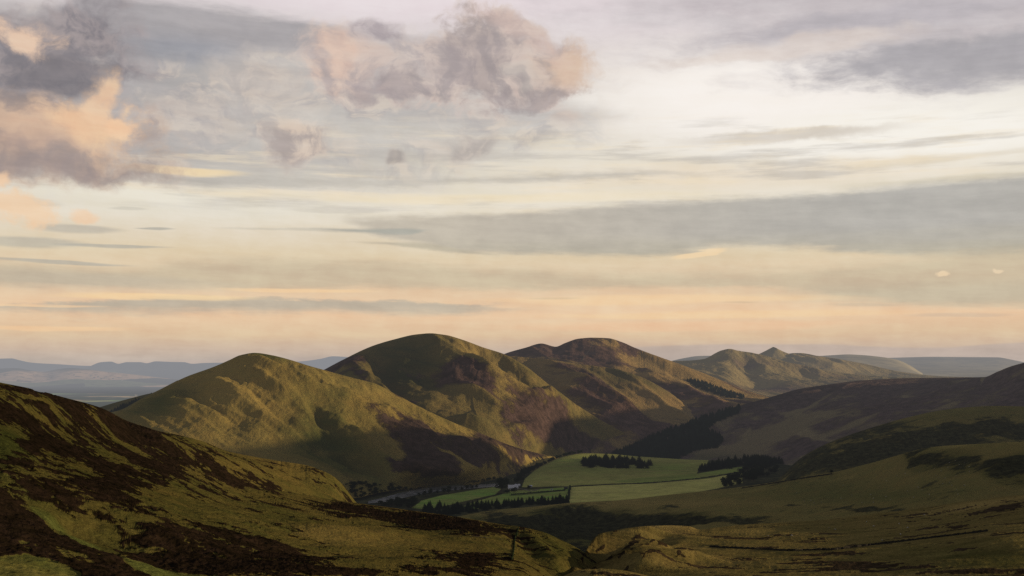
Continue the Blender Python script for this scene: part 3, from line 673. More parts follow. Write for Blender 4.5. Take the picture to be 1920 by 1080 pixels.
add_layer('h1', 'hill', [L([(100, 860), (480, 740), (1110, 900)], 3300),
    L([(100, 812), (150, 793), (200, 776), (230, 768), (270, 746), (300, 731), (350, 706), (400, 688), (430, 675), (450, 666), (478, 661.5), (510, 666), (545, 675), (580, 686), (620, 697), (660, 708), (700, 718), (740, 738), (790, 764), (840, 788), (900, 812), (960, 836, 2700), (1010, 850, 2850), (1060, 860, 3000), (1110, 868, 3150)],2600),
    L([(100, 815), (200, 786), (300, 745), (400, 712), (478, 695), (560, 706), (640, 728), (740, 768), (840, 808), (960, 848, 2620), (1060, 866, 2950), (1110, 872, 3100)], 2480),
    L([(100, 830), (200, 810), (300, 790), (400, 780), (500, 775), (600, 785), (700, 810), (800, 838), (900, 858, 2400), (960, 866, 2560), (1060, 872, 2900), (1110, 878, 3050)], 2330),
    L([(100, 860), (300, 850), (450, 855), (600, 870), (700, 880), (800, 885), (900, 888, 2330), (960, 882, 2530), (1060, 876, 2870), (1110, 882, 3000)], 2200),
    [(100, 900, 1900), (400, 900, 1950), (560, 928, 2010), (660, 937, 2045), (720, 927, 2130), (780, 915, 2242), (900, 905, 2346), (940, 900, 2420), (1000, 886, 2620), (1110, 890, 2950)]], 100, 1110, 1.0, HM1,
    disp_mix(24, 400, 11, 150, 2.2, 40, 61, 40, 14, 120, 560), p_h1, .9, fade=12,
    feats=[([(430, 690), (472, 694), (530, 714), (588, 736), (662, 756), (723, 780), (750, 792)], 42, 20, 's'), ([(485, 676), (540, 704), (600, 728), (660, 746), (730, 768)], 34, -16, 's'),
           ([(470, 700), (500, 728), (560, 752), (582, 782), (612, 812)], 40, 15, 's'), ([(560, 738), (592, 768), (604, 800), (625, 835), (680, 876), (740, 905)], 46, -30, 's'),
           ([(385, 728), (420, 742), (500, 790), (600, 850)], 40, 16, 's'), ([(420, 712), (470, 742), (520, 788), (580, 822), (640, 868)], 38, -15, 's'), ([(640, 776), (690, 800), (730, 850), (770, 900)], 50, -16, 's'),
           ([(727, 800), (826, 829), (900, 848), (969, 864)], 40, 12, 's'), ([(660, 800), (700, 850), (745, 900)], 36, 12, 's'), ([(380, 704), (376, 730), (350, 770)], 46, -13, 's'), ([(300, 745), (350, 780), (420, 810)], 36, 10, 's'),
           ([(340, 735), (390, 775), (470, 830)], 32, -9, 's'), ([(800, 800), (860, 850), (900, 890)], 40, -12, 's')], label='nearest rounded grassy hill left of centre')

# ---- right moor
MOOR = hill_mat('moor_heather', (.190, .150, .080), (.085, .080, .040), (.056, .039, .037), (.086, .060, .053), 140, 2.0, streak=-30, edge=.14, heath_k=1.0)
def p_rm(A, PX, PY, X, Y, Z):
    A['heath'][:] = .62 + .2 * ell(PX, PY, 1600, 740, 260, 22, -6) - .26 * ell(PX, PY, 1470, 815, 110, 22, -15) - .25 * ell(PX, PY, 1400, 850, 80, 12, 0)
    for (x, y, rx, ry, r) in ((1490, 812, 34, 6, 5), (1440, 826, 26, 5, 0), (1510, 765, 50, 3, -25), (1470, 798, 40, 2.5, -35), (1553, 782, 16, 2.5, 25), (1500, 780, 44, 2.5, 8), (1520, 822, 40, 4, 10), (1400, 822, 4, 14, 20), (1842, 715, 3, 8, 25), (1600, 800, 50, 3, -20)):
        A['heath'] -= .5 * ell(PX, PY, x, y, rx, ry, r)
    A['heath'] -= .30 * np.clip(fbm(X / 160, Y / 160, 5, 12, .65) * 2.2, 0, 1)
    A['green'][:] = .2 + .5 * ell(PX, PY, 1300, 860, 160, 10, 0)
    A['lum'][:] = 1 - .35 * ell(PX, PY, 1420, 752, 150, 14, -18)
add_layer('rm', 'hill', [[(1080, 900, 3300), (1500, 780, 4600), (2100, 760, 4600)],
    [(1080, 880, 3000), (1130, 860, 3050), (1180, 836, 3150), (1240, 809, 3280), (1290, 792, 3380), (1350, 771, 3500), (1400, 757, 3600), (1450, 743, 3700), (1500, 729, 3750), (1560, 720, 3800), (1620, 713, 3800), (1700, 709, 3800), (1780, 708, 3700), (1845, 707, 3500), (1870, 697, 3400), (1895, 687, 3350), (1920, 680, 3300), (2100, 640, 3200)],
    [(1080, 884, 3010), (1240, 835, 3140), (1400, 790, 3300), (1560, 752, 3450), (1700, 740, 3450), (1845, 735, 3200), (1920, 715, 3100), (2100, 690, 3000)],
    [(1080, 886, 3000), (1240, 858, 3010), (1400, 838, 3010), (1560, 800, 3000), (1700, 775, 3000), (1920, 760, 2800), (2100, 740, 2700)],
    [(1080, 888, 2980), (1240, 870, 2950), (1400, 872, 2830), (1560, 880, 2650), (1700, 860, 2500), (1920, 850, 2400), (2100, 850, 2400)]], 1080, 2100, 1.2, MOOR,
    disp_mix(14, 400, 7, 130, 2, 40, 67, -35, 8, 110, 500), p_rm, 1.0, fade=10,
    feats=[([(1240, 812), (1300, 815), (1350, 812)], 90, 10, 'r'), ([(1850, 720), (1780, 745), (1650, 770)], 90, 10, 'r')], label='long dark heather moor on the right')

# ---- added hill, unseen beyond the right edge, crest shaped to shade the valley
def shade_hill():
    ys = np.arange(-900, 5200, 30.0); xs = np.arange(0, 4200, 30.0)
    Yg, U_ = np.meshgrid(ys, xs, indexing='ij')
    xc = np.maximum(.466 * Yg + 1150, 1300) + 90 * fbm(Yg / 600, Yg * 0 + 3, 2, 5)
    X = xc - 950 + U_; d = X - xc
    Hc = pchip([-900, -200, 300, 700, 1000, 1250, 1550, 1850, 2150, 2330, 2560, 3000, 3500, 4200, 5200], [60, 240, 265, 285, 315, 345, 455, 465, 325, 330, 440, 440, 330, 130, 60], ys)[:, None]
    Hc = Hc + 22 * fbm(Yg[:, :1] / 330, Yg[:, :1] * 0 + 8, 4, 77)
    Z = -14 + (Hc + 14) * np.exp(-(d / np.where(d < 0, 370, 900)) ** 2) + 10 * fbm(X / 300, Yg / 300, 4, 121)
    Z = Z - 60 * np.clip(1 - U_ / 200, 0, 1)
    nr, nc = X.shape; i = np.arange((nr - 1) * (nc - 1)); r = i // (nc - 1); c = i % (nc - 1); a = r * nc + c
    me = bpy.data.meshes.new('hill'); me.from_pydata(np.stack([X, Yg, Z], -1).reshape(-1, 3).tolist(), [], np.stack([a, a + 1, a + nc + 1, a + nc], -1).tolist())
    for k_, v_ in (('heath', .5), ('green', .5), ('lum', 1.0)):
        at = me.attributes.new(k_, 'FLOAT', 'POINT'); at.data.foreach_set('value', np.full(nr * nc, v_, np.float32))
    me.polygons.foreach_set('use_smooth', [True] * len(me.polygons)); me.materials.append(MOOR)
    o = bpy.data.objects.new('hill', me); COL.objects.link(o); o['kind'] = 'structure'
shade_hill()
# ---- valley floor with fields
VALM = None
def field_mat():
    m, nt = new_mat('field_grass'); b = nt.nodes.new('ShaderNodeBsdfPrincipled'); b.inputs['Roughness'].default_value = 1; b.inputs['Specular IOR Level'].default_value = 0
    P, (x, y, z) = pos()
    n1 = noise(P, 1 / 90., 7, .6); n2 = noise(P, 1 / 12., 5, .7)
    he = E(attr('heath').outputs['Fac']); gr = E(attr('green').outputs['Fac']); lu = E(attr('lum').outputs['Fac'])
    c = mixc(gr, (.320, .290, .080), (.120, .240, .036))
    c = mixc(ss(n1, .35, .7) * .6, c, (.190, .175, .050))
    st = noise(xyz(x * .004, y * .06 + x * .004, 0), 1, 4, .6)
    c = mixc(ss(noise(xyz(x * .02, y * .035, 3), 1, 6, .7), .48, .68) * .55, c, (.115, .12, .034))
    c = mixc(ss(E.m('SINE', y * .9 + x * .12 + n1 * 14), .3, 1.0) * .14, c, (.05, .06, .02))
    c = mixc(ss(st, .45, .65) * .35, c, (.33, .26, .095))
    c = mixc(he, c, mixc(ss(n2 * .5 + n1 * .5, .4, .6), (.016, .020, .010), (.060, .056, .024)))
    lum = lu * (.6 + n2 * .8)
    c = mixc(1.0, c, lum.k, 'MULTIPLY')
    nt.links.new(c, b.inputs[0])
    bp = nt.nodes.new('ShaderNodeBump'); bp.inputs['Distance'].default_value = 1.2; nt.links.new(n2.k, bp.inputs['Height']); nt.links.new(bp.outputs[0], b.inputs['Normal'])
    haze_out(nt, b.outputs[0]); return m
RIV = [(680, 946), (690, 936), (740, 922), (800, 909), (935, 900), (940, 916), (815, 926), (735, 944)]
FLDA = [(772, 951), (790, 938), (830, 928), (880, 919), (925, 912), (940, 916), (928, 926), (880, 938), (830, 950), (800, 954)]
FLDB = [(870, 950), (900, 938), (940, 926), (960, 919), (1000, 917), (1066, 913), (1066, 937), (1000, 941), (940, 947), (890, 956)]
FLDC = [(978, 912), (985, 896), (1010, 874), (1040, 855), (1060, 838), (1340, 846), (1325, 868), (1310, 880), (1300, 898), (1230, 904), (1150, 908), (1066, 912)]
FLDD = [(1150, 904), (1200, 896), (1300, 888), (1390, 874), (1400, 882), (1310, 897), (1230, 905)]
FLDE = [(1068, 913), (1150, 909), (1230, 906), (1310, 898), (1392, 886), (1392, 905), (1300, 925), (1180, 938), (1068, 944)]
def p_val(A, PX, PY, X, Y, Z):
    A['heath'][:] = 1.0; A['green'][:] = .3; A['lum'][:] = .9
    wob = 1.2 * fbm(X / 60, Y / 60, 3, 5)
    for poly, g, lm in ((FLDC, .22, .95), (FLDE, .12, 1.25), (FLDD, .62, .85), (FLDA, .85, .95), (FLDB, .8, .95)):
        k = inpoly(PX + wob, PY + wob * .4, poly, 1.2)
        A['heath'] = A['heath'] * (1 - k); A['green'] = A['green'] * (1 - k) + g * k; A['lum'] = A['lum'] * (1 - k) + lm * k
    # greener top of the knoll, hedge line between the two narrow fields
    k = inpoly(PX, PY, FLDC, 3); A['green'] += k * .3 * ell(PX, PY, 1080, 870, 60, 16, 0) + k * .35 * ell(PX, PY, 1260, 878, 60, 12, 0); A['lum'] -= .25 * k * ell(PX, PY, 1150, 876, 200, 16, 0)
    A['heath'] = np.maximum(A['heath'], .8 * np.exp(-((PY - (928 - (PX - 960) * .085)) / 1.0) ** 2) * (PX > 955) * (PX < 1060))
add_layer('val', 'valley_field', [[(560, 925, 2700), (985, 905, 2900), (1300, 885, 3100), (1800, 930, 2800)],
    [(560, 930, 2150), (700, 916, 2260), (900, 909, 2300), (958, 903, 2380), (985, 891, 2480), (1020, 872, 2600), (1055, 857, 2700), (1095, 850, 2780), (1140, 851, 2790), (1200, 856, 2770), (1330, 863, 2690), (1400, 864, 2650), (1480, 872, 2560), (1600, 890, 2450), (1800, 920, 2300)],
    [(560, 935, 2080), (700, 928, 2120), (900, 916, 2220), (960, 912, 2270), (1020, 898, 2370), (1095, 878, 2520), (1200, 878, 2540), (1330, 880, 2500), (1480, 888, 2400), (1600, 905, 2300), (1800, 930, 2200)],
    [(560, 945, 2020), (700, 942, 2020), (900, 926, 2130), (960, 921, 2180), (1066, 912, 2260), (1200, 906, 2290), (1310, 898, 2280), (1480, 905, 2200), (1600, 920, 2100), (1800, 945, 2000)],
    [(560, 975, 1850), (700, 970, 1860), (900, 962, 1900), (1000, 952, 1930), (1100, 950, 1940), (1300, 940, 1900), (1480, 935, 1850), (1800, 960, 1800)],
    [(560, 1020, 1600), (900, 1010, 1620), (1300, 1000, 1600), (1800, 1010, 1500)]], 560, 1800, 1.0, field_mat(),
    lambda X, Y, PX, PY: disp_mix(3, 300, 1.0, 90, .3, 25, 71)(X, Y, PX, PY) * (1 - inpoly(PX, PY, RIV, 14)), p_val, .8, fade=8, label='green and straw coloured pasture on the valley floor')

# ---- right hills, nearer
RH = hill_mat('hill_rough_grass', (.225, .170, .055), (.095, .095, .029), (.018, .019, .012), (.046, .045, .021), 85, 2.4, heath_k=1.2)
RN = hill_mat('near_slope_grass', (.190, .138, .044), (.080, .072, .020), (.020, .013, .008), (.034, .023, .014), 55, 1.0, heath_k=1.1, dots=.5, heath_hard=True)
def p_r1(A, PX, PY, X, Y, Z):
    A['heath'][:] = .52 - .35 * ell(PX, PY, 1830, 775, 160, 14, 0) + .2 * ell(PX, PY, 1700, 840, 200, 26, -10); A['green'][:] = .55
    A['lum'][:] = 1.0
add_layer('r1', 'hill', [L([(1450, 930), (1800, 850), (2150, 850)], 3000),
    L([(1450, 908), (1470, 888), (1490, 868), (1520, 847), (1550, 832), (1580, 820), (1640, 800), (1700, 783), (1760, 770), (1820, 763), (1870, 761), (1920, 762), (2150, 766)], 2250),
    L([(1450, 912), (1490, 880), (1580, 845), (1700, 815), (1820, 800), (1920, 798), (2150, 800)], 2050),
    L([(1450, 925), (1520, 905), (1580, 890), (1700, 872), (1820, 862), (1920, 860), (2150, 860)], 1850),
    L([(1450, 960), (1580, 940), (1700, 920), (1920, 900), (2150, 900)], 1700)], 1450, 2150, 1.1, RH,
    disp_mix(12, 260, 6, 90, 1.8, 28, 73, -35, 6, 70, 400), p_r1, .9, fade=10, label='dark grassy hill at the right behind the sheep slope')
def p_r2(A, PX, PY, X, Y, Z):
    A['heath'][:] = .22 + .30 * ell(PX, PY, 1760, 860, 70, 12, 4) + .35 * ell(PX, PY, 1900, 880, 50, 24, 0) + .5 * ell(PX, PY, 1620, 955, 80, 8, 3)
    A['heath'] += .6 * ell(PX, PY, 1120, 978, 130, 18, 0) + .5 * ell(PX, PY, 1350, 978, 160, 9, 4) + .4 * ell(PX, PY, 980, 985, 110, 14, 20)  # gully's shade put into the colour, here and in the first patch below
    A['green'][:] = .45 + .25 * ell(PX, PY, 1600, 920, 200, 20, 0) - .5 * ell(PX, PY, 1150, 944, 220, 6, 0)
    w = 16 * fbm(X / 45, Y / 45, 5, 9, .65)
    g = inpoly(PX + w, PY + w * .5, [(880, 970), (960, 963), (1050, 952), (1110, 952), (1200, 958), (1300, 959), (1375, 967), (1330, 988), (1200, 988), (1130, 1003), (1080, 1040), (1000, 1040), (950, 990)], 5)
    g = np.maximum(g, inpoly(PX + w, PY + w * .5, [(1690, 851), (1760, 841), (1830, 852), (1850, 872), (1790, 882), (1710, 877)], 14) * .6)
    g = np.maximum(g, inpoly(PX + w, PY + w * .5, [(1830, 885), (1850, 866), (1920, 848), (2150, 840), (2150, 920), (1920, 908), (1850, 902)], 14) * .7)
    A['heath'] += .28 * g; A['green'] += .3 * g; A['heath'] += .22 * np.clip(fbm(X / 90, Y / 60, 5, 19, .65) * 2.5, -.5, 1)
    A['lum'][:] = 1.1 - .30 * g + .3 * ell(PX, PY, 1780, 838, 140, 5, -3)  # crest brightened in the colour as if sunlit
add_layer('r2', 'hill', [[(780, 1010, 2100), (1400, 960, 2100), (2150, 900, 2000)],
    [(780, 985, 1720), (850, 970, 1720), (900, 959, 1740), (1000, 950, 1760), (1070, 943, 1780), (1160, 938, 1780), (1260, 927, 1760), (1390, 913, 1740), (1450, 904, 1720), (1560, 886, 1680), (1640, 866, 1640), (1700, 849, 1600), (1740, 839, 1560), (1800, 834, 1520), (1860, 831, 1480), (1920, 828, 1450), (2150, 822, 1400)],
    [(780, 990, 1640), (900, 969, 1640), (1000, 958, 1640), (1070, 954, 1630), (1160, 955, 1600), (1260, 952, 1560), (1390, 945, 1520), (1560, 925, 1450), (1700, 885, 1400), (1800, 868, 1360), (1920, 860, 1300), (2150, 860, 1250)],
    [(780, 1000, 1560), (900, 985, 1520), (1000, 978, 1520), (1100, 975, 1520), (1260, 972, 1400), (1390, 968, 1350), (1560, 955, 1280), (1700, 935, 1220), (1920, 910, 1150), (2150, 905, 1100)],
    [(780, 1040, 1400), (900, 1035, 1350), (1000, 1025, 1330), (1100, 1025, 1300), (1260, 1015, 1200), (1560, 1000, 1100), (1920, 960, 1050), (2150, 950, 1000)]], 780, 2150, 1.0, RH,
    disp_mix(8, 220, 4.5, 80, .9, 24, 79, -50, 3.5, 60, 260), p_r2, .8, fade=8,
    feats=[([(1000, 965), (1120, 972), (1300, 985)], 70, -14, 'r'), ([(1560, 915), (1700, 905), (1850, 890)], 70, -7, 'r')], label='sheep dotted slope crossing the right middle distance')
def p_r3(A, PX, PY, X, Y, Z):
    A['heath'][:] = .26 + .5 * ell(PX, PY, 1880, 955, 60, 12, -20) + .4 * ell(PX, PY, 1790, 988, 40, 8, 10) + .3 * ell(PX, PY, 1150, 1060, 60, 20, -30) + .28 * ell(PX, PY, 1500, 1070, 400, 12, 0)
    A['heath'] += .45 * ell(PX, PY, 1600, 1060, 120, 7, 4) + .4 * ell(PX, PY, 1400, 1010, 120, 4, 3)
    A['green'][:] = .45 - .4 * ell(PX, PY, 1250, 992, 90, 8, 0) - .3 * ell(PX, PY, 1850, 945, 100, 8, -8) + .35 * ell(PX, PY, 1850, 1050, 160, 24, 0)
    t = math.radians(-71); st_ = fbm((X * math.sin(t) + Y * math.cos(t)) / 7, (X * math.cos(t) - Y * math.sin(t)) / 90, 3, 433)
    k = np.clip((1300 - PX) / 120, 0, 1) * np.clip((PY - 996) / 20, 0, 1)
    t = math.radians(8); s2 = fbm((X * math.sin(t) + Y * math.cos(t)) / 11, (X * math.cos(t) - Y * math.sin(t)) / 60, 4, 443)
    A['heath'] += k * st_ * 1.3 + (1 - k) * s2 * .8 - .06
    A['lum'][:] = 1.0 + .5 * ell(PX, PY, 1245, 988, 70, 4, 0) - .35 * np.clip((1200 - PX) / 90, 0, 1) + .3 * ell(PX, PY, 1850, 945, 120, 7, -8) - .25 * k + .5 * s2  # crest rims brightened: low sun put into the colour
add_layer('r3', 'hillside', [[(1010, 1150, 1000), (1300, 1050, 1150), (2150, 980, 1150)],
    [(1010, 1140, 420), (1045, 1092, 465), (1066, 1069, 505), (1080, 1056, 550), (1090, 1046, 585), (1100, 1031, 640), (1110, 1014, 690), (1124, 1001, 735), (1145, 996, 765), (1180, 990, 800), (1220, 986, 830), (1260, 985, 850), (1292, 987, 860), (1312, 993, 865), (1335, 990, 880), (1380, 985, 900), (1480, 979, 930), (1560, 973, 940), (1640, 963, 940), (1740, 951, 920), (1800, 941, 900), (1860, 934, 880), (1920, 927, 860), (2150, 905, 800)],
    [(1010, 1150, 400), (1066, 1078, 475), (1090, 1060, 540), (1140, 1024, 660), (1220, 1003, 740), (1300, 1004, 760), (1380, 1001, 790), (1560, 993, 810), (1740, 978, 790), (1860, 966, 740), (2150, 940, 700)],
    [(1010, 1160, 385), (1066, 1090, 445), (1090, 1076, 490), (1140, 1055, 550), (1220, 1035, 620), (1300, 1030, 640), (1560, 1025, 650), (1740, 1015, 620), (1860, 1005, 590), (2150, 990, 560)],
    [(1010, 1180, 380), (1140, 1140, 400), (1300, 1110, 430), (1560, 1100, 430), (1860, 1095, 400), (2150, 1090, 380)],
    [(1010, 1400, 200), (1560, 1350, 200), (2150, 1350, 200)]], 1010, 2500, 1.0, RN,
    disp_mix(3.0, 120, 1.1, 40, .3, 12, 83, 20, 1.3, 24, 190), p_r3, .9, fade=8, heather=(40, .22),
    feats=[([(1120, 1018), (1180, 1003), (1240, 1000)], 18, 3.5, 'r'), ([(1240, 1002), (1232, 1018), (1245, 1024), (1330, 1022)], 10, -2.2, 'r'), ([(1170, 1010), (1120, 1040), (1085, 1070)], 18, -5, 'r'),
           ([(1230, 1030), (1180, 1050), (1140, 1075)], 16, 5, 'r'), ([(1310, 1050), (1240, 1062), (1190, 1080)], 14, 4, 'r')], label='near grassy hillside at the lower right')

def p_r4(A, PX, PY, X, Y, Z):
    A['heath'][:] = .42; A['green'][:] = .35; A['lum'][:] = 1.05
add_layer('r4', 'hillside', [[(1000, 1130, 420), (1290, 1130, 420)],
    [(1000, 1120, 330), (1035, 1092, 332), (1066, 1075, 335), (1098, 1067, 338), (1130, 1066, 340), (1165, 1069, 338), (1212, 1079, 334), (1250, 1092, 330), (1290, 1110, 325)],
    [(1000, 1135, 300), (1130, 1085, 305), (1290, 1125, 300)], [(1000, 1200, 230), (1130, 1150, 235), (1290, 1190, 230)]], 1000, 1290, .9, RN,
    disp_mix(1.2, 50, .6, 20, .3, 8, 87), p_r4, .8, fade=5, heather=(24, .45), label='small grassy mound at the mouth of the ravine, bottom centre')
# ---- foreground left
FM = hill_mat('foreground_heather_grass_b', (.132, .096, .027), (.050, .056, .014), (.0070, .0043, .0034), (.0175, .0100, .0075), 46, 1.2, heath_k=1.1, dots=.6, edge=.06, heath_hard=True)
HP1 = [(-1000, 900), (0, 925), (60, 945), (110, 975), (180, 1006), (240, 1050), (290, 1090), (290, 1200), (-1000, 1200)]
HP2 = [(190, 972), (260, 984), (350, 990), (480, 1010), (600, 1048), (700, 1085), (430, 1085), (330, 1058), (250, 1018)]
HPT = [(-1000, 650), (0, 717), (120, 745), (200, 765), (245, 800), (300, 845), (345, 868), (345, 905), (270, 925), (190, 940), (120, 932), (60, 940), (-1000, 915)]
BAND = [(60, 938), (110, 952), (165, 972), (205, 1000), (262, 1030), (330, 1060), (420, 1085), (300, 1090), (240, 1045), (180, 1003), (110, 971)]
PAT = [(-200, 1062), (0, 1050), (60, 1042), (110, 1060), (150, 1085), (150, 1200), (-200, 1200)]
def p_fm(A, PX, PY, X, Y, Z):
    w = 10 * fbm(X / 14, Y / 14, 3, 7)
    h = np.full(PX.shape, .345)
    h += .24 * inpoly(PX + w, PY + w, HPT, 30) + .42 * inpoly(PX + w, PY + w * .6, HP1, 10) + .26 * inpoly(PX + w, PY + w * .5, HP2, 14)
    h += .22 * ell(PX, PY, 330, 850, 130, 12, 28) + .2 * ell(PX, PY, 440, 915, 140, 24, 12) + .12 * ell(PX, PY, 250, 970, 100, 12, 20)
    b = inpoly(PX + w * .6, PY + w * .3, BAND, 7); p2 = inpoly(PX + w, PY + w * .5, PAT, 10)
    h -= .9 * b + .7 * p2
    h -= .35 * ell(PX, PY, 12, 830, 26, 26, 0) + .4 * ell(PX, PY, 45, 742, 60, 3.5, 22) + .2 * ell(PX, PY, 150, 880, 40, 12, 30) + .2 * ell(PX, PY, 240, 838, 30, 8, 20)
    A['heath'][:] = h
    A['green'][:] = .55 - .6 * ell(PX, PY, 560, 875, 130, 14, 14) + .5 * b + .5 * p2 + .4 * ell(PX, PY, 10, 840, 40, 40, 0) - .2 * ell(PX, PY, 480, 900, 120, 20, 10)
    A['lum'][:] = .95 + .7 * ell(PX, PY, 590, 878, 80, 8, 15) + .7 * b + .6 * p2 - .35 * ell(PX, PY, 90, 830, 260, 80, 22)  # shade at upper left and sun on the spur put into the brightness
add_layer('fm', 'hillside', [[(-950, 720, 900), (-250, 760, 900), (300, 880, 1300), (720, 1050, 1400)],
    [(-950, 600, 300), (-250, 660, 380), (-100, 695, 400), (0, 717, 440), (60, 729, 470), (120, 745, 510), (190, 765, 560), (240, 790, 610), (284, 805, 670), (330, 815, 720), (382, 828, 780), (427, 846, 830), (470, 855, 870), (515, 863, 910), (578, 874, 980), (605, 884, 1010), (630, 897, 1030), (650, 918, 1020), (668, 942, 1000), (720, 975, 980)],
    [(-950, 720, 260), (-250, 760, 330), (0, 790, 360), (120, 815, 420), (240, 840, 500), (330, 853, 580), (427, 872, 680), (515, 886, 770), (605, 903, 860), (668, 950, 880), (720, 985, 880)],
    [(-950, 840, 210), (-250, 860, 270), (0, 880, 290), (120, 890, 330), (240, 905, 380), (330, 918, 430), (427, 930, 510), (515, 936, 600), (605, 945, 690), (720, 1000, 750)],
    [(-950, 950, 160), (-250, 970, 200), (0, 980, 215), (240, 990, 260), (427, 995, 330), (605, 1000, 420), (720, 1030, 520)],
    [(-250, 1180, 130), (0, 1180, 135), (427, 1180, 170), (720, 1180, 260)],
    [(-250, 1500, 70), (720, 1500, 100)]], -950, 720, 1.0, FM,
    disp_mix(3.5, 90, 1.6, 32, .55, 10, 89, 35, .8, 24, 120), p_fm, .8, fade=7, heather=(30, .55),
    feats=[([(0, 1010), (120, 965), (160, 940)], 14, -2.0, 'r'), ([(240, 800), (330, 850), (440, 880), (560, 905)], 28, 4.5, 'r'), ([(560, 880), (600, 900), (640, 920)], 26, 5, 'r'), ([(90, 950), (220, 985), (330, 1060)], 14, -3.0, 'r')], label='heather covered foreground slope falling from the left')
def p_fg(A, PX, PY, X, Y, Z):
    A['heath'][:] = .32 + .28 * inpoly(PX, PY, HP2, 16) + .40 * ell(PX, PY, 700, 965, 130, 14, 9) + .50 * ell(PX, PY, 880, 990, 90, 15, 9) + .35 * ell(PX, PY, 880, 1045, 80, 16, 5) + .35 * ell(PX, PY, 350, 1050, 220, 22, 12) + .3 * ell(PX, PY, 700, 1075, 200, 8, 0)
    A['heath'] -= .25 * ell(PX, PY, 640, 1010, 190, 20, 4) + .2 * ell(PX, PY, 1020, 1030, 50, 30, 40) + .2 * ell(PX, PY, 800, 1020, 80, 10, 6)
    A['green'][:] = .42 - .35 * ell(PX, PY, 620, 1008, 130, 10, 4) - .3 * ell(PX, PY, 760, 955, 120, 6, 10) + .25 * ell(PX, PY, 1040, 1030, 60, 30, 30)
    k = np.clip((PX - 968 - .1 * (1000 - PY)) / 8, 0, 1)
    t = math.radians(86); st_ = fbm((X * math.cos(t) - Y * math.sin(t)) / 5.5, (X * math.sin(t) + Y * math.cos(t)) / 70, 3, 411)
    A['lum'][:] = (.85 + .5 * ell(PX, PY, 610, 1010, 150, 16, 4)) * (1 - .12 * k)  # gold patch brightened: sunlight put into the colour
    A['heath'] += k * (st_ * .9 - .06)
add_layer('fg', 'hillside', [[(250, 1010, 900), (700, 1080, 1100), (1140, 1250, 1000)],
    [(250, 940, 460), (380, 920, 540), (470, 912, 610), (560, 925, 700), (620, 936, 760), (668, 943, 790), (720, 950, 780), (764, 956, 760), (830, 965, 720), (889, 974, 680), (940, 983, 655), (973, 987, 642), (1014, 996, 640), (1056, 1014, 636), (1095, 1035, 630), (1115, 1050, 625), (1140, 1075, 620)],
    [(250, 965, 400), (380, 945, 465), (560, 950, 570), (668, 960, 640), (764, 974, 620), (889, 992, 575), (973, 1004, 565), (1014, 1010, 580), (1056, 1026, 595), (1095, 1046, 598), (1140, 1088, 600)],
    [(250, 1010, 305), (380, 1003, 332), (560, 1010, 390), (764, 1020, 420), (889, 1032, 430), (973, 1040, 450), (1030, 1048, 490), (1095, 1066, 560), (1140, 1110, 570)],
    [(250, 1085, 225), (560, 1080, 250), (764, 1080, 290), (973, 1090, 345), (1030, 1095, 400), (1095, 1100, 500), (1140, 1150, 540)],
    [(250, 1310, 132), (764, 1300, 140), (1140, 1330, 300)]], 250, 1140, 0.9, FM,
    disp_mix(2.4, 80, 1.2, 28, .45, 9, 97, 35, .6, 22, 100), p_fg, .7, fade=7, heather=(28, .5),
    feats=[([(985, 992), (1030, 1040), (1060, 1080)], 9, 2.6, 'r'), ([(1015, 1002), (1060, 1045), (1085, 1085)], 7, 1.8, 'r'), ([(1000, 998), (1045, 1042), (1072, 1082)], 6, -2.2, 'r'),
           ([(970, 1000), (1005, 1040), (1035, 1080)], 8, -2.6, 'r'), ([(560, 1005), (700, 1000), (800, 1010)], 20, 1.5, 'r'), ([(480, 1035), (620, 1040), (720, 1035)], 12, -1.6, 'r')], label='patchy heather and gold grass slope along the bottom centre')
#@@THINGS@@
# ------------------------------------------------------------------ things
def tag(o, label=None, cat=None, group=None, kind=None):
    if label: o['label'] = label
    if cat: o['category'] = cat
    if group: o['group'] = group
    if kind: o['kind'] = kind
    return o
def empty(name, loc, rz=0.0, sc_=1.0):
    o = bpy.data.objects.new(name, None); COL.objects.link(o); o.location = loc; o.rotation_euler = (0, 0, rz); o.scale = (sc_,) * 3
    o.empty_display_size = .5; return o
def mesh(name, V, Fc, mats, idx=None, smooth=False):
    me = bpy.data.meshes.new(name); me.from_pydata([tuple(v) for v in V], [], Fc)
    for m in (mats if isinstance(mats, list) else [mats]): me.materials.append(m)
    if idx is not None: me.polygons.foreach_set('material_index', idx)
    if smooth: me.polygons.foreach_set('use_smooth', [True] * len(me.polygons))
    me.update(); return me
def obj(name, me, parent=None, loc=None):
    o = bpy.data.objects.new(name, me); COL.objects.link(o)
    if parent: o.parent = parent
    if loc is not None: o.location = loc
    return o
def copy_tree(root, loc, rz, s, group=None, label=None):
    r = root.copy(); COL.objects.link(r); r.location = loc; r.rotation_euler = (0, 0, rz); r.scale = s
    if group: r['group'] = group
    if label: r['label'] = label
    for ch in root.children:
        c = ch.copy(); COL.objects.link(c); c.parent = r
    return r

